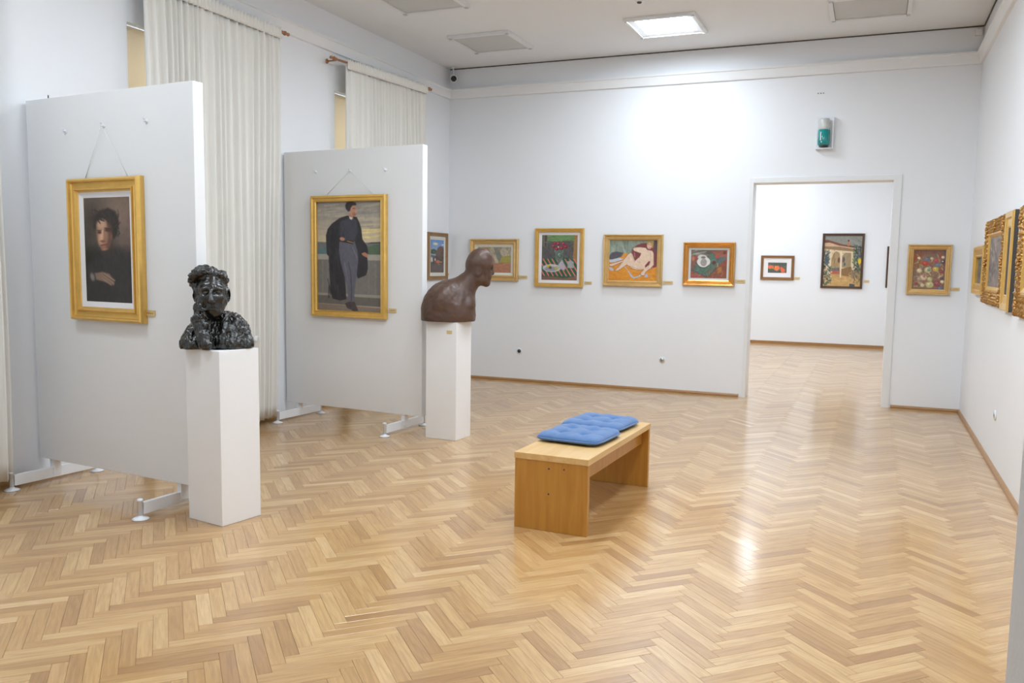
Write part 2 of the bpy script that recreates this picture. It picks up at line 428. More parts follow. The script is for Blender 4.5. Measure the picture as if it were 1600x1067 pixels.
# windows in the niches
for i, (a, b) in enumerate(niches):
    w = MB(); x0, x1 = XL - 0.33, XL - 0.27
    for (p, q) in ((a, a + .07), (b - .07, b), ((a + b) / 2 - .04, (a + b) / 2 + .04)): w.box(x0, x1, p, q, NZ0, NZ1)
    for (p, q) in ((NZ0, NZ0 + .07), (NZ1 - .07, NZ1), (2.5, 2.57)): w.box(x0, x1, a, b, p, q)
    fr = w.build('window_%d' % (i + 1), M['trimwhite']); put(fr, ['white window behind the nearer wide curtain', 'white window behind the farther curtain near the corner'][i], 'window', None, 'structure')
    for (p, q) in ((a + .07, (a + b) / 2 - .04), ((a + b) / 2 + .04, b - .07)):
        for (r, s_) in ((NZ0 + .07, 2.5), (2.57, NZ1 - .07)):
            MB().box(x0 + .02, x0 + .028, p, q, r, s_).build('pane', M['glass'], fr)

# moulding under the frieze, shadow gap at the ceiling, baseboards
def sweep(pts, prof, out):          # pts: plan polyline, prof: (outward, z); out: inward normals per point (mitred)
    vs = []; n = len(prof)
    for p, o_ in zip(pts, out):
        for a, z in prof: vs.append((p[0] + o_[0] * a, p[1] + o_[1] * a, z))
    fs = []
    for i in range(len(pts) - 1):
        for j in range(n):
            j2 = (j + 1) % n; fs.append((i * n + j, i * n + j2, (i + 1) * n + j2, (i + 1) * n + j))
    fs.append(tuple(range(n))); fs.append(tuple((len(pts) - 1) * n + j for j in range(n)))
    return MB().add(vs, fs)
mp_ = [(0, HC - .012), (0.03, HC - .008), (0.036, HC + .01), (0.05, HC + .09), (0.062, HC + .10), (0.062, HC + .118), (0.0, HC + .126)]
struct('trim_1', sweep([(XL, D), (XR, D)], mp_, [(1, -1), (-1, -1)]), M['mould'], 'white moulding running below the frieze of the end wall', 'moulding')
struct('trim_2', sweep([(XL, NY1), (XL, D)], mp_, [(1, 0), (1, -1)]), M['mould'], 'white moulding running above the curtain rods', 'moulding')
struct('trim_3', sweep([(XR, NY1), (XR, D)], mp_, [(-1, 0), (-1, -1)]), M['mould'], 'white moulding along the top of the right wall', 'moulding')
struct('trim_4', MB().box(XL + .01, XR - .01, D - .012, D, HCEIL - .012, HCEIL - .001), M['gap'], 'dark hairline joint between end wall frieze and ceiling', 'joint')
struct('trim_5', MB().box(XR - .012, XR, NY1, D - .02, HCEIL - .012, HCEIL - .001), M['gap'], 'dark hairline joint between right wall frieze and ceiling', 'joint')
bp_ = [(0, -.004), (0.018, -.004), (0.018, .018), (0.010, .034), (0, .036)]
struct('baseboard_back', sweep([(XL, D), (DL - .07, D)], bp_, [(0, -1), (0, -1)]), M['base'], 'thin brown wooden skirting left of the doorway', 'skirting')
struct('baseboard_corner', sweep([(DR + .09, D), (XR, D)], bp_, [(0, -1), (-1, -1)]), M['base'], 'thin brown wooden skirting between doorway and right corner', 'skirting')
bp2 = [(0, -.004), (0.020, -.004), (0.020, .020), (0.011, .038), (0, .040)]
struct('baseboard_right', sweep([(XR, NY1), (XR, D)], bp2, [(-1, 0), (-1, -1)]), M['base'], 'brown wooden skirting along the right wall', 'skirting')
struct('baseboard_left', sweep([(XL, NY1), (XL, D)], bp2, [(1, 0), (1, -1)]), M['base'], 'brown wooden skirting under the curtains', 'skirting')
struct('baseboard_far', MB().box(XL, XR, YF - .02, YF, -.004, .06), M['base'], 'brown wooden skirting in the next room', 'skirting')

# door casing (open doorway to the next room)
ly = D - .015
door = empty('door_1', (0, 0, 0), 0, 'open doorway with slim white casing to the next room', 'doorway'); door['kind'] = 'structure'
MB().box(DL - .035, DL + .012, ly, D + WT + .01, -.004, DTOP + .05, .004).build('jamb', M['trimwhite'], door)
MB().box(DR - .012, DR + .075, ly, D + WT + .01, -.004, DTOP + .05, .004).build('jamb', M['trimwhite'], door)
MB().box(DL + .012, DR - .012, ly, D + WT + .01, DTOP - .012, DTOP + .05, .004).build('lintel', M['trimwhite'], door)

# ================================================================== CEILING LIGHTS
def ceiling_light(x, y, lit, label):
    root = empty('ceiling_light', (x, y, HCEIL), 0, label, 'ceiling light', 'square ceiling lights')
    h = 0.39; t = 0.045
    fr = MB()
    for (a, b, c, d) in ((-h, h, -h, -h + t), (-h, h, h - t, h), (-h, -h + t, -h + t, h - t), (h - t, h, -h + t, h - t)):
        fr.box(a, b, c, d, -0.035, 0.0, .006)
    fr.build('frame', M['trimwhite'], root)
    if lit:
        o_, i_ = h - t, .285; tr = MB()
        q = [(-1, -1), (1, -1), (1, 1), (-1, 1)]
        tr.add([(sx * o_, sy * o_, -.028) for sx, sy in q] + [(sx * i_, sy * i_, -.012) for sx, sy in q] + [(sx * o_, sy * o_, -.002) for sx, sy in q],
               [(k, (k + 1) % 4, 4 + (k + 1) % 4, 4 + k) for k in range(4)] + [(k, (k + 1) % 4, 8 + (k + 1) % 4, 8 + k) for k in range(4)])
        tr.build('reflector_tray', M['trimwhite'], root)
    n_ = .284 if lit else h - t - .004
    g = MB(); n = 1 if lit else 8; hh = n_; dz_ = .010 if lit else .0; vs = []; fs = []
    for j in range(n + 1):
        for i in range(n + 1):
            u, v = i / n * 2 - 1, j / n * 2 - 1
            vs.append((u * hh, v * hh, -0.022 + dz_ - 0.022 * (1 - u ** 4) * (1 - v ** 4)))
    for j in range(n):
        for i in range(n):
            k = j * (n + 1) + i; fs.append((k, k + n + 1, k + n + 2, k + 1))
    b0 = len(vs)
    vs += [(-hh, -hh, -.004), (hh, -hh, -.004), (hh, hh, -.004), (-hh, hh, -.004)]
    fs += [(b0, b0 + 1, b0 + 2, b0 + 3)]
    g.add(vs, fs, not lit); dif = g.build('diffuser', M['diffon' if lit else 'diffoff'], root)
    for sx, sy in ((-1, -1), (1, -1), (1, 1), (-1, 1)):
        MB().box(sx * (h - .03) - .018, sx * (h - .03) + .018, sy * (h - .03) - .018, sy * (h - .03) + .018, -.043, -.034, .003).build('corner_clip', M['steel'], root)
    return root
COLS = (-4.36, -2.24, -0.16); ROWS = (9.6, 7.82, 6.04, 4.26, 2.48)
LIT = {(-2.24, 9.6), (-2.24, 7.82), (-2.24, 6.04), (-2.24, 4.26), (-0.16, 6.04), (-0.16, 4.26), (-0.16, 2.48), (-4.36, 2.48)}
cn = {-4.36: 'window-side', -2.24: 'middle', -0.16: 'right-hand'}
rn = {9.6: 'first row from the end wall', 7.82: 'second row from the end wall', 6.04: 'third row from the end wall', 4.26: 'fourth row from the end wall', 2.48: 'row nearest the viewer'}
for x in COLS:
    for y in ROWS:
        lit = (x, y) in LIT
        ceiling_light(x, y, lit, '%s square ceiling light, %s column, %s' % ('glowing white' if lit else 'unlit grey', cn[x], rn[y]))
for x, y, lit, nm in ((-2.24, 17.4, True, 'middle, by its end wall'), (-2.24, 13.4, True, 'middle, near the doorway'), (-2.24, 15.6, True, 'middle, halfway'), (-0.16, 14.4, True, 'unseen fill added on the right side, halfway'), (-0.16, 12.2, True, 'unseen fill added on the right side, near the doorway'), (-4.36, 13.4, True, 'unseen fill added on the left side, near the doorway'), (-4.36, 17.4, True, 'unseen fill added on the left side, by its end wall')):  # left and right side lights are unseen, added to brighten the next room
    ceiling_light(x, y, lit, '%s square ceiling light of the next room, %s' % ('glowing white' if lit else 'unlit grey', nm))
for x, y, lit, nm in ((-2.24, -1.2, False, 'middle'), (-0.16, -1.2, False, 'right side')):
    ceiling_light(x, y, lit, '%s square ceiling light behind the viewer, %s' % ('glowing white' if lit else 'unlit grey', nm))

# ================================================================== DISPLAY PANELS
def display_panel(a, b, z0, z1, hooks, feet, label, pin=None):
    a = Vector((*a, 0)); b = Vector((*b, 0)); w = (b - a).length; ang = math.atan2(b.y - a.y, b.x - a.x)
    root = empty('display_panel', a, ang, label, 'display panel', 'free-standing display panels')
    T = 0.08
    MB().box(0, w, 0, T, z0, z1, .004).build('board', M['panel'], root)
    for u, z in hooks:
        h = MB().tube([(u, 0.001, z), (u, -.022, z)], .006, 10).tube([(u, -.016, z), (u, -.02, z + .012), (u, -.03, z + .018)], .004, 8)
        h.lathe([(.013, 0), (.013, -.004), (.009, -.006)], (u, 0, z), 14, 'y'); h.build('hook', M['white'], root)
    if pin is not None:
        MB().tube([(pin, .03, z1 - .001), (pin, .03, z1 + .028)], .004, 8).build('pin', M['darksteel'], root)
    for u in feet:
        f = MB().box(u - .014, u + .014, T / 2 - .31, T / 2 + .31, .030, .105, .004); f.box(u - .02, u + .02, T / 2 - .03, T / 2 + .03, .05, z0 + .02, .003)
        ft = f.build('foot_beam', M['white'], root)
        for s in (-1, 1):
            y = T / 2 + s * .325
            MB().lathe([(.014, .012), (.014, .112), (.018, .114), (.018, .126), (.012, .130)], (u, y, 0), 16).build('levelling_post', M['white'], ft)
            MB().lathe([(.050, .0005), (.052, .004), (.034, .012), (.016, .017), (.012, .03)], (u, y, 0), 24).build('foot_disc', M['white'], ft)
    return root
P1A, P1B, P2A, P2B = (-5.476, 4.27), (-3.848, 4.12), (-5.479, 7.10), (-3.835, 6.97)
PZ0, PZ1 = 0.162, 2.676
display_panel(P1A, P1B, PZ0, PZ1, [(.426, 2.443), (.812, 2.457), (1.221, 2.46)], (.115, 1.42), 'white display panel nearest the viewer, carrying the dark portrait', .206)
display_panel(P2A, P2B, PZ0, PZ1, [(.407, 2.47), (.825, 2.465), (1.237, 2.46)], (.135, 1.43), 'white display panel farther back, carrying the painting of the cloaked man')

# ================================================================== PEDESTALS
def pedestal(c, w, d, h, rz, label, plate=False):
    root = empty('pedestal', (c[0], c[1], 0), rz, label, 'pedestal', 'white sculpture pedestals')
    MB().box(-w / 2, w / 2, -d / 2, d / 2, .0005, h, .004).build('body', M['pede'], root)
    if plate:
        MB().box(w / 2 - .10, w / 2 - .045, -d / 2 - .003, -d / 2, h - .105, h - .075, .001).build('title_plate', M['brass'], root)
    return root
PD1, PD2 = (-3.660, 4.120), (-3.552, 6.962)
pedestal(PD1, .31, .296, 1.062, math.radians(-9.5), 'white box pedestal under the black bronze bust')
pedestal(PD2, .318, .275, 1.075, math.radians(-3), 'white box pedestal under the brown bronze bust', True)

# ================================================================== SCULPTURES (signed distance fields meshed with surface nets)
def smin(a, b, k):
    h = np.clip(0.5 + 0.5 * (b - a) / k, 0, 1)
    return b + (a - b) * h - k * h * (1 - h)
def smax(a, b, k): return -smin(-a, -b, k)
def ell(P, c, r, rot=None):
    q = P - np.array(c, dtype=np.float32)
    if rot is not None:
        R_ = np.array(Matrix.Rotation(rot[1], 3, rot[0]).transposed(), dtype=np.float32); q = q @ R_.T
    r = np.array(r, dtype=np.float32)
    k0 = np.sqrt(((q / r) ** 2).sum(-1)); k1 = np.sqrt(((q / r ** 2) ** 2).sum(-1)) + 1e-9
    return k0 * (k0 - 1) / k1
def cap(P, a, b, ra, rb=None):
    rb = ra if rb is None else rb
    a = np.array(a, dtype=np.float32); b = np.array(b, dtype=np.float32); ab = b - a
    t = np.clip(((P - a) @ ab) / (ab @ ab), 0, 1)
    return np.sqrt(((P - a - t[..., None] * ab) ** 2).sum(-1)) - (ra + (rb - ra) * t)
def vnoise(P, s, seed):             # smooth value noise
    r_ = np.random.default_rng(seed); T = r_.random((32, 32, 32)).astype(np.float32)
    q = P * s; i = np.floor(q).astype(np.int32); f = q - i; f = f * f * (3 - 2 * f)
    i &= 31; j = (i + 1) & 31
    def g(a, b, c): return T[a, b, c]
    x0, y0, z0 = i[..., 0], i[..., 1], i[..., 2]; x1, y1, z1 = j[..., 0], j[..., 1], j[..., 2]
    fx, fy, fz = f[..., 0], f[..., 1], f[..., 2]
    a = g(x0, y0, z0) * (1 - fx) + g(x1, y0, z0) * fx; b = g(x0, y1, z0) * (1 - fx) + g(x1, y1, z0) * fx
    c = g(x0, y0, z1) * (1 - fx) + g(x1, y0, z1) * fx; d = g(x0, y1, z1) * (1 - fx) + g(x1, y1, z1) * fx
    return (a * (1 - fy) + b * fy) * (1 - fz) + (c * (1 - fy) + d * fy) * fz - 0.5
def net(fn, lo, hi, h):
    lo = np.array(lo); hi = np.array(hi); n = np.ceil((hi - lo) / h).astype(int) + 1
    ax = [lo[i] + np.arange(n[i]) * h for i in range(3)]
    P = np.stack(np.meshgrid(*ax, indexing='ij'), -1).astype(np.float32)
    V = fn(P)
    S = V < 0
    nc = n - 1
    acc = np.zeros((*nc, 3), np.float32); cnt = np.zeros(tuple(nc), np.float32)
    for axis in range(3):
        sl0 = [slice(None)] * 3; sl1 = [slice(None)] * 3; sl0[axis] = slice(0, -1); sl1[axis] = slice(1, None)
        v0, v1 = V[tuple(sl0)], V[tuple(sl1)]; cr = S[tuple(sl0)] != S[tuple(sl1)]
        t = np.where(cr, v0 / np.where(cr, v0 - v1, 1), 0)
        p = P[tuple(sl0)].copy(); p[..., axis] += t * h; p *= cr[..., None]
        o1, o2 = [k for k in range(3) if k != axis]
        for a in (0, 1):
            for b in (0, 1):
                s = [slice(None)] * 3
                s[o1] = slice(a, a + nc[o1]); s[o2] = slice(b, b + nc[o2])
                acc += p[tuple(s)]; cnt += cr[tuple(s)]
    act = cnt > 0; idx = -np.ones(tuple(nc), np.int64); idx[act] = np.arange(act.sum())
    verts = acc[act] / cnt[act][:, None]
    faces = []
    for axis in range(3):
        o1, o2 = [(1, 2), (2, 0), (0, 1)][axis]
        sl0 = [slice(1, -1)] * 3; sl1 = [slice(1, -1)] * 3; sl0[axis] = slice(0, -1); sl1[axis] = slice(1, None)
        s0, s1 = S[tuple(sl0)], S[tuple(sl1)]; w = np.argwhere(s0 != s1)
        if not len(w): continue
        fl = s0[tuple(w.T)]
        off = np.ones(3, int); off[axis] = 0; w = w + off
        def cell(d1, d2):
            q = w.copy(); q[:, o1] -= d1; q[:, o2] -= d2; return idx[tuple(q.T)]
        q = np.stack([cell(1, 1), cell(0, 1), cell(0, 0), cell(1, 0)], 1)
        q[~fl] = q[~fl][:, ::-1]; faces.append(q)
    return verts, np.concatenate(faces)
def net_obj(name, fn, lo, hi, h, m, parent):
    v, f = net(fn, lo, hi, h)
    me = bpy.data.meshes.new(name); me.from_pydata(v.tolist(), [], f.tolist())
    me.polygons.foreach_set('use_smooth', [True] * len(me.polygons)); me.materials.append(m); me.update()
    return link(name, me, parent)

# ---- black bronze bust: bowed head resting on a raised hand (local x = viewer's right, -y = towards viewer)
def A(zx, zy, y): return ((zx - 562) / 1790.0, y, (968 - zy) / 1700.0)
def bust_black(P):
    x, y, z = P[..., 0], P[..., 1], P[..., 2]
    d = ell(P, A(462, 330, .015), (.083, .100, .092))
    d = smin(d, ell(P, A(465, 450, -.030), (.072, .080, .092)), .05)
    d = smin(d, ell(P, A(485, 570, -.062), (.044, .042, .040)), .035)                    # chin
    d = smin(d, cap(P, A(375, 500, -.02), A(470, 590, -.055), .030, .028), .03)          # jaw
    d = smin(d, cap(P, A(575, 490, -.02), A(500, 590, -.055), .030, .028), .03)
    d = smin(d, ell(P, A(408, 350, -.088), (.032, .018, .012), ('Y', -.12)), .026)        # brows
    d = smin(d, ell(P, A(522, 348, -.084), (.032, .018, .012), ('Y', .12)), .026)
    d = smin(d, ell(P, A(385, 440, -.080), (.022, .022, .022)), .018)                    # cheekbones
    d = smin(d, ell(P, A(555, 438, -.076), (.022, .022, .022)), .018)
    d = smax(d, -ell(P, A(408, 388, -.118), (.026, .024, .015)), .014)                   # eye sockets
    d = smax(d, -ell(P, A(530, 384, -.112), (.026, .024, .015)), .014)
    d = smin(d, ell(P, A(408, 390, -.094), (.014, .012, .010)), .006)
    d = smin(d, ell(P, A(530, 386, -.088), (.014, .012, .010)), .006)
    d = smin(d, cap(P, A(458, 365, -.108), A(460, 470, -.138), .009, .016), .010)        # nose
    d = smin(d, ell(P, A(440, 478, -.122), (.011, .012, .010)), .007)
    d = smin(d, ell(P, A(484, 478, -.122), (.011, .012, .010)), .007)
    d = smin(d, cap(P, A(432, 533, -.098), A(500, 533, -.100), .008, .008), .006)        # lips
    d = smin(d, cap(P, A(438, 549, -.096), A(498, 549, -.098), .009, .009), .006)
    d = smax(d, -cap(P, A(428, 541, -.110), A(508, 541, -.110), .004), .006)
    for cx, s in ((612, 1), (318, -1)):                                                  # ears
        e = ell(P, A(cx + s * 16, 415, -.004), (.018, .028, .046)); e = smax(e, -ell(P, A(cx + s * 26, 416, -.014), (.010, .016, .026)), .008)
        d = smin(d, e, .010)
    hair = ell(P, A(455, 262, .055), (.090, .082, .070))
    for (zx, zy, yy, r) in ((330, 192, -.030, .036), (385, 172, -.036, .032), (440, 172, -.036, .030), (486, 190, -.028, .026), (285, 225, -.015, .030), (268, 265, .005, .025), (292, 312, .02, .028),
                            (345, 165, .0, .034), (410, 152, .01, .034), (470, 165, .02, .030), (562, 215, -.035, .024), (590, 232, -.012, .025), (602, 272, .0, .022), (575, 200, .015, .026), (600, 322, .012, .016), (310, 355, .03, .022)):
        hair = smin(hair, ell(P, A(zx, zy, yy), (r, r, r * .85)), .010)
    hair = hair + .013 * vnoise(P, 42, 3) + .008 * vnoise(P, 90, 4)
    d = smin(d, hair, .020)
    body = cap(P, A(480, 590, .015), A(490, 740, .045), .056, .066)                      # neck
    body = smin(body, ell(P, A(500, 860, .035), (.185, .115, .115)), .05)
    body = smin(body, cap(P, A(560, 690, .06), A(720, 740, .05), .060, .056), .04)
    body = smin(body, cap(P, A(700, 690, .05), A(720, 730, .05), .045), .03)
    body = smin(body, cap(P, A(775, 800, .03), A(815, 905, .0), .044, .042), .03)
    body = smin(body, cap(P, A(420, 710, .06), A(315, 775, .05), .052, .048), .04)
    body = smin(body, cap(P, A(262, 820, .0), A(205, 905, -.02), .038, .044), .03)
    body = smin(body, cap(P, A(260, 935, -.04), A(780, 930, -.035), .055), .04)
    body = smin(body, cap(P, A(600, 640, -.035), A(560, 900, -.10), .026, .036), .02)    # lapels
    body = smin(body, cap(P, A(690, 700, -.01), A(660, 920, -.085), .036, .044), .02)
    body = smin(body, cap(P, A(430, 650, -.03), A(480, 820, -.09), .022, .026), .02)
    chest = smax(-(ell(P, A(500, 740, -.10), (.04, .05, .06))), body, .02); body = chest
    arm = cap(P, A(395, 900, -.125), A(315, 640, -.085), .044, .034)                     # forearm and cuff
    arm = smin(arm, cap(P, A(300, 660, -.085), A(395, 720, -.11), .020), .012)
    arm = smin(arm, ell(P, A(318, 560, -.062), (.022, .030, .048)), .014)                # palm
    for k in range(4):
        arm = smin(arm, cap(P, A(312 + k * 13, 540, -.060 - k * .010), A(330 + k * 10, 425 + k * 16, -.056 - k * .012), .0085, .007), .004)
    arm = smin(arm, cap(P, A(335, 575, -.09), A(400, 560, -.10), .010, .008), .005)
    body = smin(body, arm, .016)
    body = body + .014 * vnoise(P, 24, 8) + .012 * vnoise(P * np.array([1.5, 1, .8], dtype=np.float32), 62, 9) + .005 * vnoise(P, 120, 10)
    d = d + .004 * vnoise(P, 50, 5)
    d = smin(d, body, .015)
    return smax(d, .0015 - z, .004)
b1 = empty('bronze_bust', (PD1[0], PD1[1], 1.0622), math.atan2(-PD1[0], PD1[1]), 'glossy black bronze bust of a man resting his cheek on his hand', 'sculpture')
net_obj('figure', bust_black, (-.245, -.215, -.012), (.260, .215, .520), .0038, M['bronze1'], b1)

# ---- brown bronze bust: bald man bowing forward, in profile
def B(zx, zy, y): return ((zx - 427) / 1218.0, y, (942 - zy) / 1218.0)
def bust_brown(P):
    x, y, z = P[..., 0], P[..., 1], P[..., 2]
    d = ell(P, B(772, 285, 0), (.122, .098, .128))                                       # skull
    d = smin(d, ell(P, B(700, 330, 0), (.075, .078, .090)), .04)                         # occiput
    d = smin(d, ell(P, B(815, 420, 0), (.070, .068, .095)), .04)                         # face
    d = smin(d, cap(P, B(760, 480, -.04), B(838, 515, -.01), .040, .030), .03)           # jaw
    d = smin(d, cap(P, B(760, 480, .04), B(838, 515, .01), .040, .030), .03)
    d = smin(d, cap(P, B(898, 320, -.045), B(898, 320, .045), .016), .02)                # brow
    d = smin(d, cap(P, B(898, 340, 0), B(908, 405, 0), .011, .017), .010)                # nose
    d = smin(d, cap(P, B(880, 452, -.018), B(880, 452, .018), .010), .008)               # lips
    d = smin(d, cap(P, B(876, 470, -.016), B(876, 470, .016), .011), .008)
    d = smax(d, -ell(P, B(900, 360, -.042), (.018, .020, .013)), .012)
    d = smax(d, -ell(P, B(900, 360, .042), (.018, .020, .013)), .012)
    for s in (-1, 1):                                                                    # ears
        e = ell(P, B(745, 395, s * .084), (.026, .010, .036)); e = smax(e, -ell(P, B(752, 395, s * .100), (.016, .010, .022)), .008)
        d = smin(d, e, .018)
    body = cap(P, B(705, 425, 0), B(585, 610, 0), .083, .105)                            # neck
    d = smin(d, body, .035)
    t = ell(P, B(420, 850, 0), (.252, .205, .292))
    t = smin(t, cap(P, B(400, 640, -.11), B(360, 720, -.155), .075, .070), .05)          # shoulders
    t = smin(t, cap(P, B(400, 640, .11), B(360, 720, .155), .075, .070), .05)
    t = smin(t, cap(P, B(585, 500, 0), B(400, 590, 0), .055, .075), .05)                 # nape to back
    t = smin(t, cap(P, B(645, 735, -.07), B(645, 735, .07), .055), .04)                  # chest
    t = smin(t, cap(P, B(560, 690, -.13), B(650, 700, -.03), .022, .020), .02)           # collar bones
    t = smin(t, cap(P, B(560, 690, .13), B(650, 700, .03), .022, .020), .02)
    t = smax(t, np.abs(y) - .200, .03)                                                   # arms cut off
    t = t + .010 * vnoise(P, 14, 21) + .005 * vnoise(P, 34, 22)
    d = smin(d, t, .06)
    d = d + .0025 * vnoise(P, 40, 23)
    return smax(d, .0015 - z, .006)
b2 = empty('bronze_bust', (PD2[0], PD2[1], 1.0752), math.atan2(-PD2[0], PD2[1]), 'brown bronze bust of a bald man bowing his head to the right', 'sculpture')
net_obj('figure', bust_brown, (-.30, -.225, -.012), (.445, .225, .690), .0060, M['bronze2'], b2)

# ================================================================== BENCH AND CUSHIONS
bx, by, brz = -1.690, 5.372, math.radians(-2.0)
bench = empty('bench', (bx, by, 0), brz, 'low varnished pine bench with two blue cushions on it', 'bench')
BW, BLn, BH = .470, 1.33, .467
MB().box(-BW / 2 - .004, BW / 2 + .004, -BLn / 2 - .004, BLn / 2 + .004, BH - .038, BH, .003).build('seat', M['benchtop'], bench)
for s in (-1, 1):
    y0, y1 = (s * BLn / 2, s * (BLn / 2 - .036))
    MB().box(-BW / 2, BW / 2, min(y0, y1), max(y0, y1), .0005, BH - .038, .002).build('end_panel', M['benchend'], bench)
MB().box(BW / 2 - .075, BW / 2 - .05, -BLn / 2 + .036, BLn / 2 - .036, BH - .15, BH - .038, .002).build('apron', M['benchend'], bench)
for px_, pz_ in ((-.012, .385), (-.012, .23), (.085, .39)):
    MB().lathe([(.006, 0), (.005, -.0015)], (px_, -BLn / 2, pz_), 12, 'y').build('wood_knot', M['darksteel'], bench)  # small dark discs standing in for knots in the pine

def cushion(c, rz, label, seed):
    root = empty('seat_cushion', (c[0], c[1], BH + .001), rz, label, 'cushion', 'blue cushions on the bench')
    W2, L2, T = .222, .228, .040
    tufts = [(-.075, -.08), (.075, -.08), (-.075, .08), (.075, .08)]
    n = 56; vs = []; fs = []
    r_ = np.random.default_rng(seed); ph = r_.random(6) * 6
    def pt(u, v, top):
        # superellipse outline
        ru = 1 - .10 * (abs(v) ** 2) * (1 - abs(u)) * 0
        x, y = u * W2, v * L2
        k = (abs(u) ** 7 + abs(v) ** 7) ** (1 / 7)
        m = max(abs(u), abs(v)); s_ = m / k if k > 1e-6 else 1
        x, y = x * s_ * (1 - .03 * math.cos(v * math.pi / 2) * abs(u)), y * s_ * (1 - .03 * math.cos(u * math.pi / 2) * abs(v))
        e = max(0, 1 - m ** 5) ** .42
        dmp = 0
        for tx, ty in tufts:
            r2 = (x - tx) ** 2 + (y - ty) ** 2; dmp += .75 * math.exp(-r2 / .0006) + .30 * math.exp(-r2 / .004)
        fold = .10 * math.exp(-((y - .08) / .012) ** 2) + .10 * math.exp(-((y + .08) / .012) ** 2) + .08 * math.exp(-((x - .075) / .012) ** 2) + .08 * math.exp(-((x + .075) / .012) ** 2)
        w = .05 * math.sin(9 * u + ph[0]) * math.sin(7 * v + ph[1]) + .04 * math.sin(16 * u + 5 * v + ph[2])
        h = T * e * (1 - min(.85, dmp) - fold + w)
        return (x, y, T * .6 + h) if top else (x, y, T * .6 - T * .59 * e)
    for top in (1, 0):
        for j in range(n + 1):
            for i in range(n + 1):
                u, v = i / n * 2 - 1, j / n * 2 - 1
                u = math.copysign(1 - (1 - abs(u)) ** 1.5, u); v = math.copysign(1 - (1 - abs(v)) ** 1.5, v)
                vs.append(pt(u, v, top))
    o_ = (n + 1) ** 2
    for j in range(n):
        for i in range(n):
            k = j * (n + 1) + i; fs.append((k, k + 1, k + n + 2, k + n + 1)); fs.append((o_ + k, o_ + k + n + 1, o_ + k + n + 2, o_ + k + 1))
    MB().add(vs, fs, True).build('pad', M['blue'], root)
    pts = []
    for i in range(65):
        a = 2 * math.pi * i / 64; cu, su = math.cos(a), math.sin(a); k = (abs(cu) ** 7 + abs(su) ** 7) ** (1 / 7)
        pts.append((cu / k * W2 * .995, su / k * L2 * .995, T * .6))
    MB().tube(pts, .006, 8, cap=False).build('piping', M['blue'], root)
    for tx, ty in tufts: MB().ball((tx, ty, T * .6 + .010), (.010, .010, .005)).build('tuft_button', M['blue'], root)
cushion((-1.722, 5.262), math.radians(-5), 'blue tufted cushion on the bench end nearest the viewer', 1)
cushion((-1.722, 5.745), math.radians(-6), 'blue tufted cushion farther along the bench', 2)

# ================================================================== CURTAINS, RODS, BLINDS
XC = XL + .15
def curtain(y0, y1, ztop0, ztop1, zb, npl, seed, label, taper=.13):
    root = empty('curtain', (XC, (y0 + y1) / 2, zb), 0, label, 'curtain', 'cream window curtains')
    r_ = np.random.default_rng(seed)
    nu, nv = npl * 12, 30
    # irregular pleats
    w = .6 + r_.random(npl); w = np.cumsum(w) / w.sum(); w = np.concatenate([[0], w])
    amp = .02 + .026 * r_.random(npl + 1)
    vs = []; fs = []
    for j in range(nv + 1):
        v = j / nv; v = v if v < .9 else .9 + (v - .9)
        for i in range(nu + 1):
            u = i / nu; k = min(npl - 1, int(np.searchsorted(w, u, 'right') - 1)); t = (u - w[k]) / (w[k + 1] - w[k])
            a = (amp[k] * (1 - t) + amp[k + 1] * t) * (1 - .55 * v ** 6)
            s_ = math.sin(2 * math.pi * t)
            off = a * math.copysign(abs(s_) ** .8, s_) + .008 * math.sin(13 * u + 4 * v + seed)
            yy = y0 + (y1 - taper * (1 - v) ** 2 - y0) * u + .012 * math.sin(2 * math.pi * t + 1.3) * (1 - v * .5) + .02 * math.sin(5 * v + 3 * u + seed) * (1 - v)
            zt = ztop0 + (ztop1 - ztop0) * u
            zz = zb + (zt - zb) * v + (.006 * math.sin(9 * u + seed) if j == 0 else 0)
            vs.append((off, yy - (y0 + y1) / 2, zz - zb))
    for j in range(nv):
        for i in range(nu):
            k = j * (nu + 1) + i; fs.append((k, k + 1, k + nu + 2, k + nu + 1))
    o = MB().add(vs, fs, True).build('cloth', M['curtain'], root)
    md = o.modifiers.new('thickness', 'SOLIDIFY'); md.thickness = .002
    # gathered heading
    h = MB(); vs = []; fs = []; m = npl * 14
    for j in range(4):
        for i in range(m + 1):
            u = i / m; zt = ztop0 + (ztop1 - ztop0) * u
            vs.append((.026 + .007 * math.sin(u * npl * 2 * math.pi * 1.7 + j * .4), y0 + (y1 - y0) * u - (y0 + y1) / 2, zt - zb - .075 + j * .036 + (.008 * math.sin(u * npl * 2 * math.pi * 1.7) if j == 3 else 0)))
    for j in range(3):
        for i in range(m):
            k = j * (m + 1) + i; fs.append((k, k + 1, k + m + 2, k + m + 1))
    o = h.add(vs, fs, True).build('gathered_heading', M['curtain'], root)
    md = o.modifiers.new('thickness', 'SOLIDIFY'); md.thickness = .002
curtain(2.35, 3.97, 3.79, 3.79, .085, 20, 3, 'cream curtain at the left picture edge, beyond the nearest panel', 0)
curtain(5.225, 6.905, 3.79, 3.79, .068, 22, 5, 'wide cream curtain hanging between the two display panels')
curtain(8.02, 9.83, 3.745, 3.815, .07, 22, 8, 'cream curtain above the farther display panel, near the room corner')
def finial(y, z, s):
    m = MB(); prof = [(.010, 0), (.016, .004), (.016, .02), (.008, .026), (.020, .045), (.022, .06), (.010, .075), (.006, .085), (.016, .098), (.017, .112), (.010, .122), (.001, .128)]
    m.lathe([(r, s * h) for r, h in prof], (XC, y, z), 16, 'y'); return m
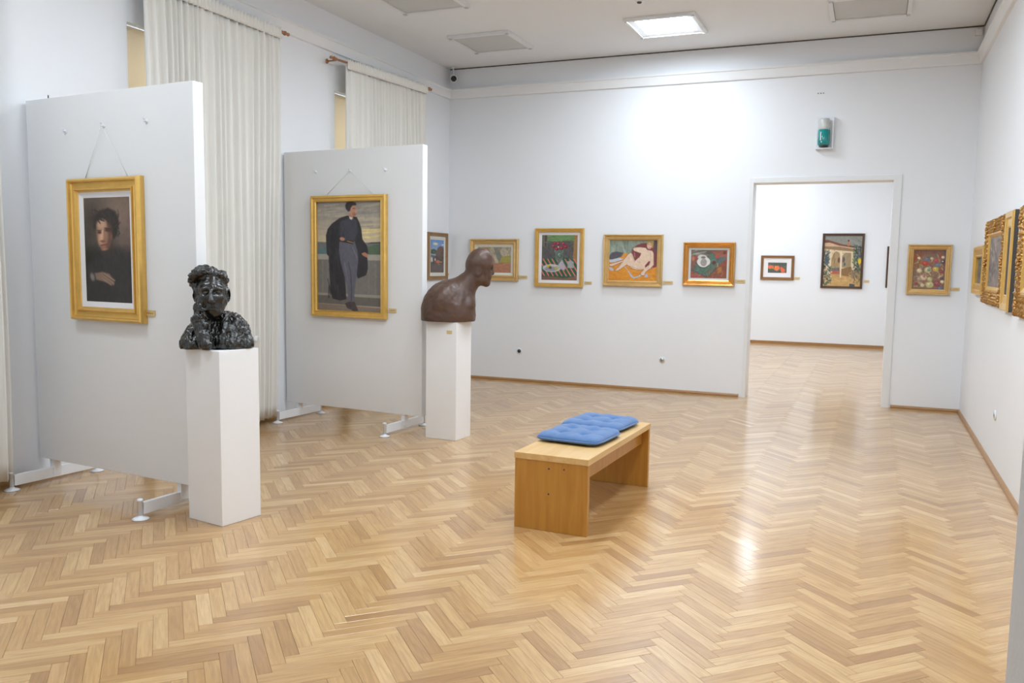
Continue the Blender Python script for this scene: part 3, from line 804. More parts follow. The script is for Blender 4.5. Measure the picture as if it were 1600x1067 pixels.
def rod(y0, z0, y1, z1, label):
    root = empty('curtain_rod', (0, 0, 0), 0, label, 'curtain rod', 'curtain rods under the moulding')
    MB().tube([(XC, y0, z0), (XC, y1, z1)], .012, 12).build('pole', M['finial'], root)
    finial(y0, z0, -1).build('finial', M['finial'], root); finial(y1, z1, 1).build('finial', M['finial'], root)
    for y in (y0 + .03, y1 - .03):
        z = z0 + (z1 - z0) * (y - y0) / (y1 - y0)
        MB().tube([(XL + .001, y, z), (XC, y, z)], .008, 10).lathe([(.025, .001), (.025, .008), (.012, .012)], (XL, y, z), 16, 'x').build('bracket', M['finial'], root)
rod(5.16, 3.79, 6.93, 3.79, 'wooden curtain rod with turned finial above the wide curtain')
rod(7.86, 3.735, 9.85, 3.82, 'wooden curtain rod with turned finials near the room corner')
def blind(a, b, label):
    root = empty('roller_blind', (XL - .05, (a + b) / 2, NZ0), 0, label, 'blind', 'beige roller blinds')
    hw = (b - a) / 2 - .006; H_ = NZ1 - NZ0
    MB().box(-.003, .0, -hw, hw, .03, H_ - .05).build('fabric', M['blind'], root)
    MB().tube([(-.02, -hw, H_ - .03), (-.02, hw, H_ - .03)], .022, 14).build('roller', M['blind'], root)
    MB().tube([(-.0015, -hw, .022), (-.0015, hw, .022)], .009, 10).build('bottom_bar', M['blind'], root)
blind(niches[0][0], niches[0][1], 'beige roller blind beside the wide curtain, above the nearest panel')
blind(niches[1][0], niches[1][1], 'beige roller blind beside the farther curtain')
kb = empty('curtain_holdback', (XL + .0005, 6.42, .868), 0, 'small white holdback knob at the edge of the wide curtain', 'holdback')
MB().tube([(0, 0, 0), (.21, 0, 0)], .008, 10).build('stem', M['white'], kb)
MB().lathe([(.028, .205), (.030, .21), (.030, .222), (.022, .23)], (0, 0, 0), 18, 'x').build('knob', M['white'], kb)

# ================================================================== PAINTINGS
class Canvas:
    """A painted surface: strokes and shapes laid over a grid of points, kept as a colour attribute of the canvas mesh."""
    def __init__(s, w, h, TL, TR, BL, base, seed=0):
        s.w, s.h = w, h
        u, v = np.meshgrid(np.linspace(0, 1, w + 1), np.linspace(0, 1, h + 1))
        TL, TR, BL = map(np.array, (TL, TR, BL))
        s.X = TL[0] + u * (TR - TL)[0] + v * (BL - TL)[0]; s.Y = TL[1] + u * (TR - TL)[1] + v * (BL - TL)[1]
        s.u, s.v = u, v
        s.c = np.ones((h + 1, w + 1, 3)) * np.array(base, float); s.r = np.random.default_rng(seed)
        s.px = math.hypot(*(TR - TL)) / w
    def mix(s, a, col):
        s.c = s.c * (1 - a[..., None]) + np.array(col, float) * a[..., None]; return s
    def ell(s, cx, cy, rx, ry, col, rot=0, soft=None, alpha=1):
        t = math.radians(rot); dx, dy = s.X - cx, s.Y - cy
        a = (dx * math.cos(t) + dy * math.sin(t)) / rx; b = (-dx * math.sin(t) + dy * math.cos(t)) / ry
        d = (np.sqrt(a * a + b * b) - 1) * min(rx, ry); w = soft if soft else s.px * 1.2
        return s.mix(alpha * np.clip(.5 - d / w, 0, 1), col)
    def poly(s, pts, col, soft=None, alpha=1):
        X, Y = s.X, s.Y; ins = np.zeros(X.shape, bool); dm = np.full(X.shape, 1e9)
        n = len(pts)
        for i in range(n):
            (x0, y0), (x1, y1) = pts[i], pts[(i + 1) % n]
            if y0 != y1:
                c = ((y0 > Y) != (y1 > Y)) & (X < (x1 - x0) * (Y - y0) / (y1 - y0) + x0); ins ^= c
            ex, ey = x1 - x0, y1 - y0; t = np.clip(((X - x0) * ex + (Y - y0) * ey) / (ex * ex + ey * ey + 1e-9), 0, 1)
            dm = np.minimum(dm, np.hypot(X - x0 - t * ex, Y - y0 - t * ey))
        d = np.where(ins, -dm, dm); w = soft if soft else s.px * 1.2
        return s.mix(alpha * np.clip(.5 - d / w, 0, 1), col)
    def line(s, pts, wd, col, soft=None, alpha=1):
        dm = np.full(s.X.shape, 1e9)
        for (x0, y0), (x1, y1) in zip(pts[:-1], pts[1:]):
            ex, ey = x1 - x0, y1 - y0; t = np.clip(((s.X - x0) * ex + (s.Y - y0) * ey) / (ex * ex + ey * ey + 1e-9), 0, 1)
            dm = np.minimum(dm, np.hypot(s.X - x0 - t * ex, s.Y - y0 - t * ey))
        w = soft if soft else s.px * 1.2
        return s.mix(alpha * np.clip(.5 - (dm - wd / 2) / w, 0, 1), col)
    def grad(s, x0, y0, x1, y1, c0, c1, mask=None):
        ex, ey = x1 - x0, y1 - y0; t = np.clip(((s.X - x0) * ex + (s.Y - y0) * ey) / (ex * ex + ey * ey), 0, 1)[..., None]
        g = np.array(c0, float) * (1 - t) + np.array(c1, float) * t
        if mask is None: s.c = g
        else: s.c = s.c * (1 - mask[..., None]) + g * mask[..., None]
        return s
    def strokes(s, n, box, cols, ln, wd, ang, alpha=.7, jit=20):
        for _ in range(n):
            x = s.r.uniform(box[0], box[2]); y = s.r.uniform(box[1], box[3]); a = math.radians(ang + s.r.normal() * jit); l = ln * s.r.uniform(.5, 1.3)
            c = np.array(cols[s.r.integers(len(cols))], float) + s.r.normal() * 6
            s.line([(x - l / 2 * math.cos(a), y - l / 2 * math.sin(a)), (x + l / 2 * math.cos(a), y + l / 2 * math.sin(a))], wd * s.r.uniform(.6, 1.3), c, alpha=alpha)
        return s
    def mottle(s, amp, cells):
        g = s.r.normal(size=(cells + 2, cells + 2, 3)); g[..., 1:] = g[..., :1] * .8 + g[..., 1:] * .3
        fu, fv = s.u * cells, s.v * cells; i, j = fu.astype(int), fv.astype(int); a, b = (fu - i)[..., None], (fv - j)[..., None]
        s.c = s.c + amp * ((g[j, i] * (1 - a) + g[j, i + 1] * a) * (1 - b) + (g[j + 1, i] * (1 - a) + g[j + 1, i + 1] * a) * b); return s
    def mesh(s, W, H, parent, y, gain=1.0, warm=(1, 1, 1)):
        u = (s.u - .5) * W; z = (1 - s.v) * H
        co = np.stack([u, np.full_like(u, y), z], -1).reshape(-1, 3)
        w, h = s.w, s.h; k = (np.arange(h)[:, None] * (w + 1) + np.arange(w)[None]).ravel()
        f = np.stack([k, k + w + 1, k + w + 2, k + 1], 1)
        # thin board: front grid plus a back face and four edges
        b0 = len(co); c4 = [(-W / 2, y + .006, H), (W / 2, y + .006, H), (W / 2, y + .006, 0), (-W / 2, y + .006, 0)]
        me = bpy.data.meshes.new('canvas')
        me.from_pydata(co.tolist() + c4, [], f.tolist() + [(b0, b0 + 1, b0 + 2, b0 + 3)])
        c = np.clip(s.c, 2, 255) / 255; c = np.where(c <= .04045, c / 12.92, ((c + .055) / 1.055) ** 2.4) * gain * np.array(warm)
        rgba = np.ones((len(co) + 4, 4), np.float32); rgba[:len(co), :3] = np.clip(c, 0, .95).reshape(-1, 3); rgba[len(co):, :3] = .3
        at = me.color_attributes.new('paint', 'FLOAT_COLOR', 'POINT'); at.data.foreach_set('color', rgba.ravel())
        me.polygons.foreach_set('use_smooth', [True] * len(me.polygons))
        me.materials.append(M['paint']); me.update()
        return link('canvas', me, parent)

def rect_sweep(W, H, prof, ornate=0, seed=0):
    """picture frame: profile (inset from outer edge, height off the wall) carried round a W x H rectangle, mitred; z from 0 to H, outwards = -y"""
    mb = MB(); r_ = np.random.default_rng(seed)
    cs = [((-W / 2, 0), (1, 1)), ((W / 2, 0), (-1, 1)), ((W / 2, H), (-1, -1)), ((-W / 2, H), (1, -1))]
    for k in range(4):
        (a, da), (b, db) = cs[k], cs[(k + 1) % 4]
        n = 1 if not ornate else max(6, int(math.hypot(b[0] - a[0], b[1] - a[1]) / .008))
        rows = []
        for i in range(n + 1):
            t = i / n; row = []
            for j, (ins, h) in enumerate(prof):
                p0 = (a[0] + da[0] * ins, a[1] + da[1] * ins); p1 = (b[0] + db[0] * ins, b[1] + db[1] * ins)
                x, z = p0[0] + (p1[0] - p0[0]) * t, p0[1] + (p1[1] - p0[1]) * t
                hh = h
                if ornate and 0 < i < n and h > .008:
                    L = t * n
                    hh = h + ornate * (1.1 * abs(math.sin(L * .42 + j * .5)) * abs(math.cos(L * .42 - j * .55)) * 2 - 1.0 + r_.normal() * .35)
                    if j <= 2:
                        o_ = ornate * (.9 * abs(math.sin(L * .9)) - .3 + r_.normal() * .3)
                        x, z = (x - da[0] * o_, z) if k in (1, 3) else (x, z - da[1] * o_)
                        if k == 1: x = p0[0] + (p1[0] - p0[0]) * t + o_
                        if k == 3: x = p0[0] + (p1[0] - p0[0]) * t - o_
                row.append((x, -hh, z))
            rows.append(row)
        m = len(prof); vs = [p for r in rows for p in r]; fs = []
        for i in range(n):
            for j in range(m - 1): fs.append((i * m + j, i * m + j + 1, (i + 1) * m + j + 1, (i + 1) * m + j))
        mb.add(vs, fs, bool(ornate))
    return mb

def prof_std(fw, dep):      # stepped gallery moulding
    return [(0, 0), (0, dep * .55), (fw * .06, dep * .85), (fw * .16, dep), (fw * .27, dep * .93), (fw * .32, dep * .62), (fw * .42, dep * .52), (fw * .60, dep * .50), (fw * .70, dep * .58), (fw * .74, dep * .78), (fw * .84, dep * .76), (fw * .90, dep * .46), (fw, dep * .38), (fw, .002)]
def prof_flat(fw, dep):
    return [(0, 0), (0, dep * .8), (fw * .1, dep), (fw * .35, dep), (fw * .45, dep * .75), (fw * .8, dep * .7), (fw * .9, dep * .8), (fw, dep * .6), (fw, .002)]

def picture(label, W, H, loc, rz, fw, dep, fmat, canvas, lw=0.0, lmat='liner', prof=prof_std, group='framed paintings', gain=1.0, tilt=0.0, ornate=0, backing=False, seed=0, warm=(1, 1, 1)):
    root = empty('framed_painting', loc, rz, label, 'painting', group)
    root.rotation_euler = (tilt, 0, rz)
    rect_sweep(W, H, prof(fw, dep), ornate, seed).build('frame', M[fmat], root)
    iw, ih = W - 2 * fw, H - 2 * fw
    yb = -dep * .36
    if lw > 0:
        lm = MB(); o_, i_ = (iw / 2, ih / 2), (iw / 2 - lw, ih / 2 - lw); zc = H / 2
        vs = [(sx * o_[0], yb, zc + sz * o_[1]) for sx, sz in ((-1, -1), (1, -1), (1, 1), (-1, 1))] + [(sx * i_[0], yb + .008, zc + sz * i_[1]) for sx, sz in ((-1, -1), (1, -1), (1, 1), (-1, 1))]
        vs += [(v[0], -.002, v[2]) for v in vs[4:]]
        fs = [(i, (i + 1) % 4, 4 + (i + 1) % 4, 4 + i) for i in range(4)] + [(4 + i, 4 + (i + 1) % 4, 8 + (i + 1) % 4, 8 + i) for i in range(4)]
        lm.add(vs, fs).build('liner', M[lmat], root)
    cw, ch = iw - 2 * lw, ih - 2 * lw
    o = canvas.mesh(cw + .004, ch + .004, root, min(yb + .010, -.0105), gain, warm); o.location = (0, 0, fw + lw - .002)
    MB().box(-W / 2 + .004, W / 2 - .004, -.0035, -.0005, .004, H - .004).build('backing_board', M['backing'], root)
    return root

def plate(loc, rz, w, h, label):
    root = empty('title_plate', loc, rz, label, 'title plate', 'brass title plates')
    w *= 1.22; h *= 1.1; MB().box(0, w, -.006, -.0005, 0, h, .001).build('plate', M['brass'], root)
    MB().box(w * .2, w * .85, -.0063, -.006, h * .45, h * .55).build('engraved_line', M['bronzewood'], root)

SK = (178, 136, 108)
# --- dark half-length portrait
c = Canvas(120, 240, (127, 165), (434, 160), (158, 893), (58, 52, 49), 1)
c.grad(140, 500, 430, 300, (60, 55, 52), (116, 98, 84)).mottle(8, 5)
c.grad(300, 500, 300, 900, (0, 0, 0), (48, 45, 45), np.clip((c.Y - 480) / 160, 0, 1))
c.poly([(150, 640), (225, 560), (290, 520), (380, 520), (440, 570), (470, 700), (470, 930), (150, 930)], (47, 44, 44), soft=50)
c.poly([(196, 372), (204, 300), (240, 256), (296, 236), (344, 262), (366, 330), (360, 410), (338, 450), (318, 440), (300, 380), (280, 320), (238, 326), (214, 380)], (44, 37, 34), soft=16)
c.poly([(252, 500), (320, 440), (340, 520), (300, 560)], (70, 52, 45), soft=22)
c.ell(268, 420, 47, 100, (150, 112, 90), rot=-7, soft=16)
c.ell(252, 350, 30, 34, (186, 148, 122), soft=26)
c.ell(250, 440, 16, 46, (196, 152, 124), soft=18)
c.poly([(292, 330), (318, 360), (322, 450), (300, 520), (284, 520), (300, 440)], (92, 66, 54), soft=22)
c.ell(296, 388, 20, 12, (70, 48, 40), soft=10).ell(240, 405, 13, 10, (78, 52, 42), soft=9)
c.line([(276, 375), (312, 378)], 6, (58, 40, 34), soft=6).line([(226, 392), (250, 390)], 5, (60, 42, 34), soft=5)
c.line([(262, 390), (256, 460)], 7, (206, 164, 136), soft=8).ell(262, 466, 16, 8, (120, 78, 62), soft=8)
c.line([(252, 494), (292, 488)], 9, (112, 58, 50), soft=6).line([(254, 510), (284, 506)], 6, (150, 92, 76), soft=6)
c.ell(276, 522, 20, 10, (162, 118, 94), soft=12)
c.strokes(40, (205, 250, 365, 330), [(38, 32, 30), (60, 50, 45), (48, 40, 36)], 44, 7, 60, .6, 35).strokes(16, (330, 330, 372, 430), [(38, 32, 30), (66, 55, 49)], 36, 7, 100, .6, 25)
c.ell(318, 432, 9, 22, (120, 82, 64), soft=10)
c.poly([(245, 545), (330, 510), (345, 560), (285, 590)], (52, 46, 45), soft=16)
c.poly([(210, 690), (262, 678), (308, 690), (345, 735), (340, 770), (312, 760), (268, 745), (222, 735)], (128, 104, 90), soft=12)
for (a, b) in (((275, 690), (345, 735)), ((268, 705), (340, 756)), ((262, 722), (322, 768))): c.line([a, b], 7, (150, 124, 106), soft=7)
c.line([(270, 698), (342, 745)], 3, (84, 66, 58), soft=4)
c.ell(196, 718, 14, 28, (122, 118, 116), rot=-15, soft=12).mottle(3, 30)
t1 = Vector((P1B[0] - P1A[0], P1B[1] - P1A[1], 0)).normalized(); rz1 = math.atan2(t1.y, t1.x)
t2 = Vector((P2B[0] - P2A[0], P2B[1] - P2A[1], 0)).normalized(); rz2 = math.atan2(t2.y, t2.x)
def onpanel(a, t, u, z, off=.001):
    n = Vector((t.y, -t.x, 0)); return Vector((a[0], a[1], 0)) + t * u + n * off + Vector((0, 0, z))
pic = picture('dark half-length portrait of a man in wide gold frame on the nearest panel', .712, .942, onpanel(P1A, t1, .826, 1.182), rz1, .092, .055, 'gold', c, .036, gain=1.05)
def strings(root, hook, ends):
    for e in ends: MB().tube([hook, e], .0021, 6).build('cord', M['string'], root)
strings(pic, (.812 - .826, -.018, 2.463 - 1.182), [(.612 - .826, -.004, .935), (1.04 - .826, -.004, .935)])
plate(onpanel(P1A, t1, 1.165, 1.232, .001), rz1, .075, .036, 'brass title plate beside the dark portrait')

# --- full-length man in a dark cloak by a parapet
c = Canvas(150, 260, (92, 90), (580, 86), (90, 945), (150, 145, 138), 2)
c.grad(330, 90, 330, 410, (146, 140, 134), (206, 190, 160))
c.strokes(60, (90, 100, 580, 300), [(170, 160, 150), (192, 182, 160), (150, 145, 142), (205, 192, 160), (140, 134, 132)], 130, 16, -3, .4, 5)
c.strokes(26, (420, 300, 590, 370), [(232, 212, 150), (222, 200, 140), (205, 185, 150)], 110, 9, -4, .7, 4)
c.strokes(14, (90, 300, 170, 400), [(214, 196, 150), (190, 176, 160)], 70, 10, 0, .6, 4)
c.poly([(80, 402), (200, 404), (300, 410), (470, 404), (590, 396), (590, 520), (80, 520)], (112, 116, 116), soft=8)
c.poly([(80, 450), (200, 446), (200, 500), (80, 500)], (92, 118, 122), soft=10)
c.poly([(470, 440), (520, 420), (590, 412), (590, 500), (465, 500)], (84, 104, 82), soft=8).line([(480, 412), (590, 402)], 7, (92, 80, 74), soft=6)
for x in range(500, 590, 14): c.ell(x, 406, 6, 4, (60, 56, 50), soft=4)
c.poly([(80, 498), (590, 496), (590, 540), (80, 540)], (166, 160, 148), soft=5)
c.poly([(80, 540), (590, 540), (590, 810), (80, 810)], (118, 114, 108), soft=8)
for x in (130, 170, 480, 530, 565): c.line([(x, 550), (x, 800)], 9, (134, 130, 122), soft=10, alpha=.6)
c.poly([(80, 806), (590, 812), (590, 830), (80, 824)], (150, 144, 134), soft=5)
c.poly([(80, 824), (590, 830), (590, 900), (80, 890)], (104, 98, 92), soft=6)
c.poly([(80, 890), (590, 905), (590, 980), (80, 980)], (132, 116, 102), soft=10)
c.poly([(158, 352), (172, 300), (205, 258), (262, 216), (322, 196), (395, 208), (418, 262), (428, 300), (436, 380), (470, 430), (478, 470), (472, 520), (476, 600), (462, 656), (400, 684), (384, 640), (300, 640), (312, 850), (260, 862), (205, 850), (190, 780), (182, 600), (180, 516), (164, 500)], (46, 44, 48), soft=5)
c.poly([(270, 240), (340, 214), (392, 232), (402, 320), (376, 390), (280, 392), (262, 330)], (66, 66, 76), soft=14)
c.strokes(30, (170, 280, 300, 820), [(56, 54, 58), (40, 38, 42), (62, 60, 66)], 120, 9, 86, .5, 6)
c.poly([(262, 400), (378, 396), (398, 470), (404, 540), (392, 660), (376, 780), (372, 868), (326, 862), (318, 740), (290, 640), (266, 540), (258, 460)], (96, 95, 106), soft=6)
c.line([(330, 560), (346, 640), (352, 780), (350, 860)], 6, (66, 65, 74), soft=8)
c.line([(362, 440), (394, 520)], 5, (128, 126, 132), soft=6).line([(300, 560), (322, 700)], 10, (112, 111, 122), soft=12)
c.poly([(282, 386), (330, 388), (370, 398), (366, 418), (320, 408), (284, 402)], (44, 38, 36), soft=4).line([(322, 394), (364, 406)], 7, (168, 132, 66), soft=4)
c.ell(284, 378, 20, 14, (190, 134, 108), rot=15, soft=6)
c.poly([(428, 488), (452, 478), (476, 494), (474, 522), (456, 514), (436, 502)], (178, 122, 98), soft=5)
c.poly([(330, 180), (366, 190), (368, 226), (340, 214)], (176, 128, 102), soft=5).poly([(338, 204), (362, 212), (356, 230), (340, 220)], (214, 206, 196), soft=4)
c.ell(366, 158, 25, 42, (190, 140, 112), rot=8, soft=6).ell(386, 168, 8, 9, (204, 154, 124), soft=5)
c.ell(374, 186, 14, 14, (170, 116, 92), soft=8)
c.poly([(308, 118), (320, 94), (350, 86), (386, 96), (392, 116), (362, 120), (350, 136), (344, 160), (330, 166), (314, 146)], (50, 46, 48), soft=6)
c.line([(366, 142), (382, 142)], 4, (70, 48, 42), soft=4).line([(372, 194), (386, 192)], 3, (126, 66, 58), soft=3)
c.poly([(340, 866), (376, 868), (392, 910), (404, 944), (376, 956), (350, 930), (318, 920), (300, 884)], (70, 62, 60), soft=8)
c.mottle(3, 40)
pic = picture('full-length painting of a man in a dark cloak, gold frame, on the farther panel', .896, 1.172, onpanel(P2A, t2, .815, 1.063), rz2, .062, .05, 'gold', c, 0, prof=prof_flat)
strings(pic, (.828 - .815, -.018, 2.47 - 1.063), [(.523 - .815, -.004, 1.165), (1.12 - .815, -.004, 1.165)])
plate(onpanel(P2A, t2, 1.275, 1.128, .001), rz2, .072, .036, 'brass title plate beside the painting of the cloaked man')

YW = D - .0008
# --- left wall: street scene with white horse
c = Canvas(60, 150, (90, 150), (292, 150), (84, 680), (110, 140, 180), 3)
c.grad(190, 150, 190, 330, (104, 146, 206), (150, 170, 200)).ell(160, 215, 38, 22, (214, 210, 176), soft=14).ell(272, 226, 18, 12, (210, 214, 220), soft=8)
c.ell(130, 340, 50, 40, (70, 92, 60), soft=14).poly([(176, 330), (200, 270), (240, 246), (280, 262), (310, 320), (310, 480), (150, 480)], (112, 88, 84), soft=12)
c.poly([(60, 400), (310, 420), (310, 560), (60, 560)], (96, 84, 80), soft=20).poly([(60, 540), (310, 540), (310, 700), (60, 700)], (104, 94, 90), soft=20)
c.strokes(50, (84, 300, 300, 540), [(70, 60, 64), (130, 100, 90), (90, 110, 96), (60, 80, 70)], 36, 12, 70, .6, 40)
c.ell(100, 470, 16, 44, (214, 208, 206), soft=8).ell(152, 470, 10, 22, (206, 200, 196), soft=6).ell(196, 505, 34, 26, (196, 112, 86), soft=10).ell(246, 510, 16, 14, (170, 130, 90), soft=8).ell(210, 550, 14, 8, (110, 150, 120), soft=6)
c.mottle(5, 25)
picture('narrow-looking street scene with blue sky on the window wall near the corner', .575, .640, (XL + .0008, 10.425, 1.374), math.pi / 2, .050, .032, 'brownframe', c, .052, 'linercream', prof=prof_flat)
plate((XL + .0008, 10.725, 1.43), math.pi / 2, .05, .03, 'brass title plate next to the street scene at the corner')

# --- back wall 1: landscape behind the brown bust
c = Canvas(100, 76, (800, 282), (1310, 285), (800, 668), (170, 150, 120), 4)
c.grad(1050, 280, 1050, 420, (150, 144, 128), (186, 178, 156))
c.strokes(70, (800, 285, 1310, 400), [(160, 130, 104), (184, 176, 160), (140, 134, 124), (196, 180, 150), (176, 140, 110)], 70, 14, 80, .6, 25)
c.poly([(1140, 470), (1180, 420), (1310, 410), (1310, 560), (1120, 520)], (158, 152, 78), soft=14).poly([(1120, 520), (1310, 520), (1310, 690), (800, 690), (800, 560)], (176, 122, 96), soft=20)
c.poly([(1050, 300), (1100, 300), (1170, 420), (1130, 520), (1080, 420)], (128, 130, 120), soft=12).poly([(880, 300), (960, 300), (1060, 480), (1080, 640), (1000, 640)], (170, 122, 92), soft=16)
c.strokes(60, (800, 420, 1310, 670), [(190, 136, 106), (160, 110, 88), (170, 150, 90), (150, 124, 96)], 80, 12, -10, .5, 20).mottle(6, 20)
picture('ochre landscape in a broad gold frame, half hidden by the brown bust', .722, .572, (-4.804, YW, 1.370), 0, .078, .055, 'goldpale', c, .034, 'linercream')
plate((-4.437, YW, 1.405), 0, .10, .04, 'brass title plate right of the ochre landscape behind the bust')

# --- back wall 2: red flowers on a striped cloth
c = Canvas(100, 130, (160, 160), (740, 160), (165, 905), (88, 86, 86), 5)
c.poly([(150, 150), (750, 150), (750, 262), (150, 262)], (98, 132, 86), soft=20).strokes(30, (250, 165, 690, 260), [(110, 156, 98), (86, 112, 72), (130, 140, 84)], 120, 14, 0, .6, 6)
c.poly([(150, 150), (250, 150), (250, 350), (150, 350)], (104, 100, 92), soft=12).line([(222, 165), (222, 340)], 22, (74, 58, 58), soft=8)
c.strokes(30, (160, 350, 680, 540), [(78, 76, 82), (96, 92, 96), (70, 66, 72)], 110, 16, 85, .6, 20).strokes(16, (240, 260, 680, 350), [(90, 66, 66), (120, 130, 104), (76, 60, 62)], 120, 12, -12, .6, 12)
c.poly([(684, 150), (750, 150), (750, 640), (676, 560)], (152, 116, 70), soft=8)
c.poly([(150, 620), (230, 545), (400, 530), (600, 530), (700, 590), (750, 680), (750, 830), (560, 868), (400, 866), (200, 800), (150, 740)], (44, 88, 66), soft=8)
for k in range(-2, 12):
    x0 = 110 + k * 72; c.line([(x0, 545), (x0 + 175, 830)], 20, (212, 122, 106), soft=8, alpha=np.clip((c.Y - 540) / 20, 0, 1) * np.clip((872 - c.Y) / 30, 0, 1) * (np.abs(c.X - 450) < 300))
c.poly([(150, 862), (300, 845), (560, 872), (750, 830), (750, 930), (150, 930)], (124, 94, 78), soft=20)
c.ell(330, 706, 150, 66, (192, 190, 200), soft=10).ell(320, 720, 110, 40, (150, 148, 160), soft=14).ell(282, 676, 36, 28, (196, 184, 84), soft=8).ell(306, 700, 26, 24, (84, 84, 50), soft=8).ell(410, 706, 36, 30, (176, 176, 78), soft=8)
c.poly([(500, 560), (560, 700), (540, 740), (420, 700), (440, 640)], (176, 166, 178), soft=16)
c.poly([(376, 410), (520, 410), (506, 560), (470, 580), (450, 640), (430, 640), (430, 580), (392, 560)], (96, 116, 106), soft=10).strokes(26, (380, 420, 515, 560), [(50, 70, 62), (176, 190, 180), (80, 50, 56), (120, 150, 136)], 30, 9, 60, .7, 50)
for x, y, r in ((405, 388, 34), (484, 372, 34), (552, 352, 36), (350, 342, 30), (430, 300, 34), (510, 300, 30), (372, 292, 22)):
    c.ell(x, y, r, r * .85, (146, 46, 62), soft=10).ell(x - 5, y - 6, r * .4, r * .35, (190, 84, 98), soft=8).ell(x + 10, y + 10, r * .35, r * .3, (92, 26, 40), soft=8)
c.ell(432, 356, 12, 12, (206, 204, 196), soft=6)
c.poly([(588, 590), (640, 570), (688, 600), (690, 700), (590, 700)], (158, 160, 158), soft=6).mottle(5, 30)
picture('red flowers in a vase on green and pink striped cloth, gold frame', .681, .776, (-3.856, YW, 1.308), 0, .050, .05, 'gold', c, .042, prof=prof_flat)
plate((-3.50, YW, 1.352), 0, .082, .034, 'brass title plate right of the red flowers painting')

# --- back wall 3: pale reclining figure on orange cloth
c = Canvas(120, 104, (180, 212), (985, 214), (180, 915), (140, 152, 138), 6)
c.strokes(40, (180, 212, 760, 430), [(150, 166, 148), (128, 138, 128), (160, 172, 152), (118, 128, 116)], 120, 30, 85, .5, 15).line([(486, 215), (486, 430)], 10, (108, 122, 108), soft=8)
c.poly([(560, 380), (640, 300), (720, 270), (820, 260), (1000, 260), (1000, 720), (560, 640)], (124, 60, 62), soft=16).poly([(920, 212), (1000, 212), (1000, 420), (940, 420)], (84, 72, 80), soft=12)
c.poly([(150, 560), (330, 530), (440, 440), (520, 450), (560, 700), (900, 700), (1000, 660), (1000, 960), (150, 960)], (214, 142, 46), soft=14)
c.strokes(60, (180, 660, 985, 910), [(224, 150, 44), (206, 130, 44), (230, 166, 60), (196, 116, 44)], 90, 16, 0, .5, 25)
c.poly([(180, 500), (220, 430), (300, 410), (420, 430), (390, 500), (240, 550), (180, 540)], (84, 84, 92), soft=12).poly([(186, 560), (360, 520), (430, 540), (260, 600), (190, 600)], (188, 194, 214), soft=10)
BODY = (222, 196, 172)
c.poly([(440, 650), (470, 690), (560, 800), (600, 850), (680, 830), (740, 780), (830, 800), (850, 850), (790, 850), (770, 800), (690, 850), (600, 880), (540, 830), (500, 740), (440, 670)], (176, 182, 206), soft=8)
c.ell(222, 716, 44, 26, (178, 184, 206), rot=30, soft=8)
body = [(820, 380), (900, 395), (925, 440), (930, 640), (880, 690), (800, 760), (780, 820), (730, 820), (715, 780), (770, 720), (680, 728), (590, 712), (520, 660), (480, 640), (400, 700), (330, 745), (280, 745), (330, 690), (400, 590), (300, 640), (230, 670), (182, 660), (190, 630), (300, 600), (420, 560), (500, 460), (545, 425), (575, 460), (620, 570), (700, 490), (716, 440), (600, 400), (578, 370), (600, 340), (700, 335), (790, 345)]
c.poly(body, (96, 62, 56), soft=26, alpha=.9).poly(body, BODY, soft=7).line(body + body[:1], 5, (128, 92, 78), soft=7, alpha=.75)
c.poly([(620, 470), (700, 440), (690, 510), (612, 560)], (122, 62, 60), soft=8).poly([(786, 650), (850, 570), (872, 580), (850, 640), (790, 690)], (120, 58, 56), soft=8)
c.line([(575, 460), (612, 590)], 8, (176, 138, 118), soft=8).line([(420, 580), (340, 700)], 7, (170, 132, 112), soft=8).line([(540, 660), (680, 715), (770, 705)], 8, (188, 150, 128), soft=10).line([(870, 420), (876, 600), (830, 700)], 6, (186, 150, 130), soft=8)
c.strokes(24, (480, 420, 900, 700), [(232, 210, 188), (206, 176, 152), (226, 200, 176)], 60, 16, 40, .4, 40)
c.ell(850, 300, 42, 66, (206, 168, 146), soft=10).poly([(800, 260), (830, 226), (890, 224), (918, 270), (910, 350), (890, 340), (886, 280), (840, 250), (812, 300)], (172, 148, 78), soft=10)
c.line([(828, 290), (846, 292)], 6, (92, 64, 60), soft=5).line([(862, 292), (878, 294)], 6, (92, 64, 60), soft=5).line([(844, 344), (864, 344)], 6, (150, 76, 74), soft=5)
c.mottle(4, 30)
picture('pale reclining figure on orange cloth in a stepped gold frame', .782, .668, (-2.852, YW, 1.337), 0, .076, .055, 'goldpale', c, 0)
plate((-2.454, YW, 1.375), 0, .105, .038, 'brass title plate right of the reclining figure painting')

# --- back wall 4: still life with white plate
c = Canvas(100, 80, (252, 262), (940, 262), (255, 800), (96, 84, 80), 7)
c.strokes(40, (250, 262, 600, 400), [(150, 148, 132), (120, 118, 108), (84, 86, 80), (170, 164, 148)], 160, 16, -12, .6, 8)
c.poly([(620, 280), (940, 262), (940, 430), (760, 420), (700, 340)], (150, 92, 74), soft=20).poly([(820, 480), (950, 420), (950, 810), (560, 810), (760, 620)], (140, 78, 56), soft=20)
c.poly([(255, 660), (480, 740), (560, 810), (255, 810)], (158, 86, 74), soft=16).poly([(255, 380), (390, 380), (350, 560), (255, 640)], (130, 84, 72), soft=20)
c.poly([(300, 620), (400, 520), (580, 420), (640, 330), (700, 350), (760, 480), (760, 560), (690, 640), (560, 760), (420, 700)], (82, 112, 96), soft=14)
c.poly([(760, 480), (800, 400), (920, 390), (900, 450), (800, 540)], (92, 106, 108), soft=14)
c.strokes(40, (310, 440, 740, 740), [(96, 136, 116), (60, 84, 76), (120, 130, 126), (74, 96, 86)], 90, 14, -45, .5, 30)
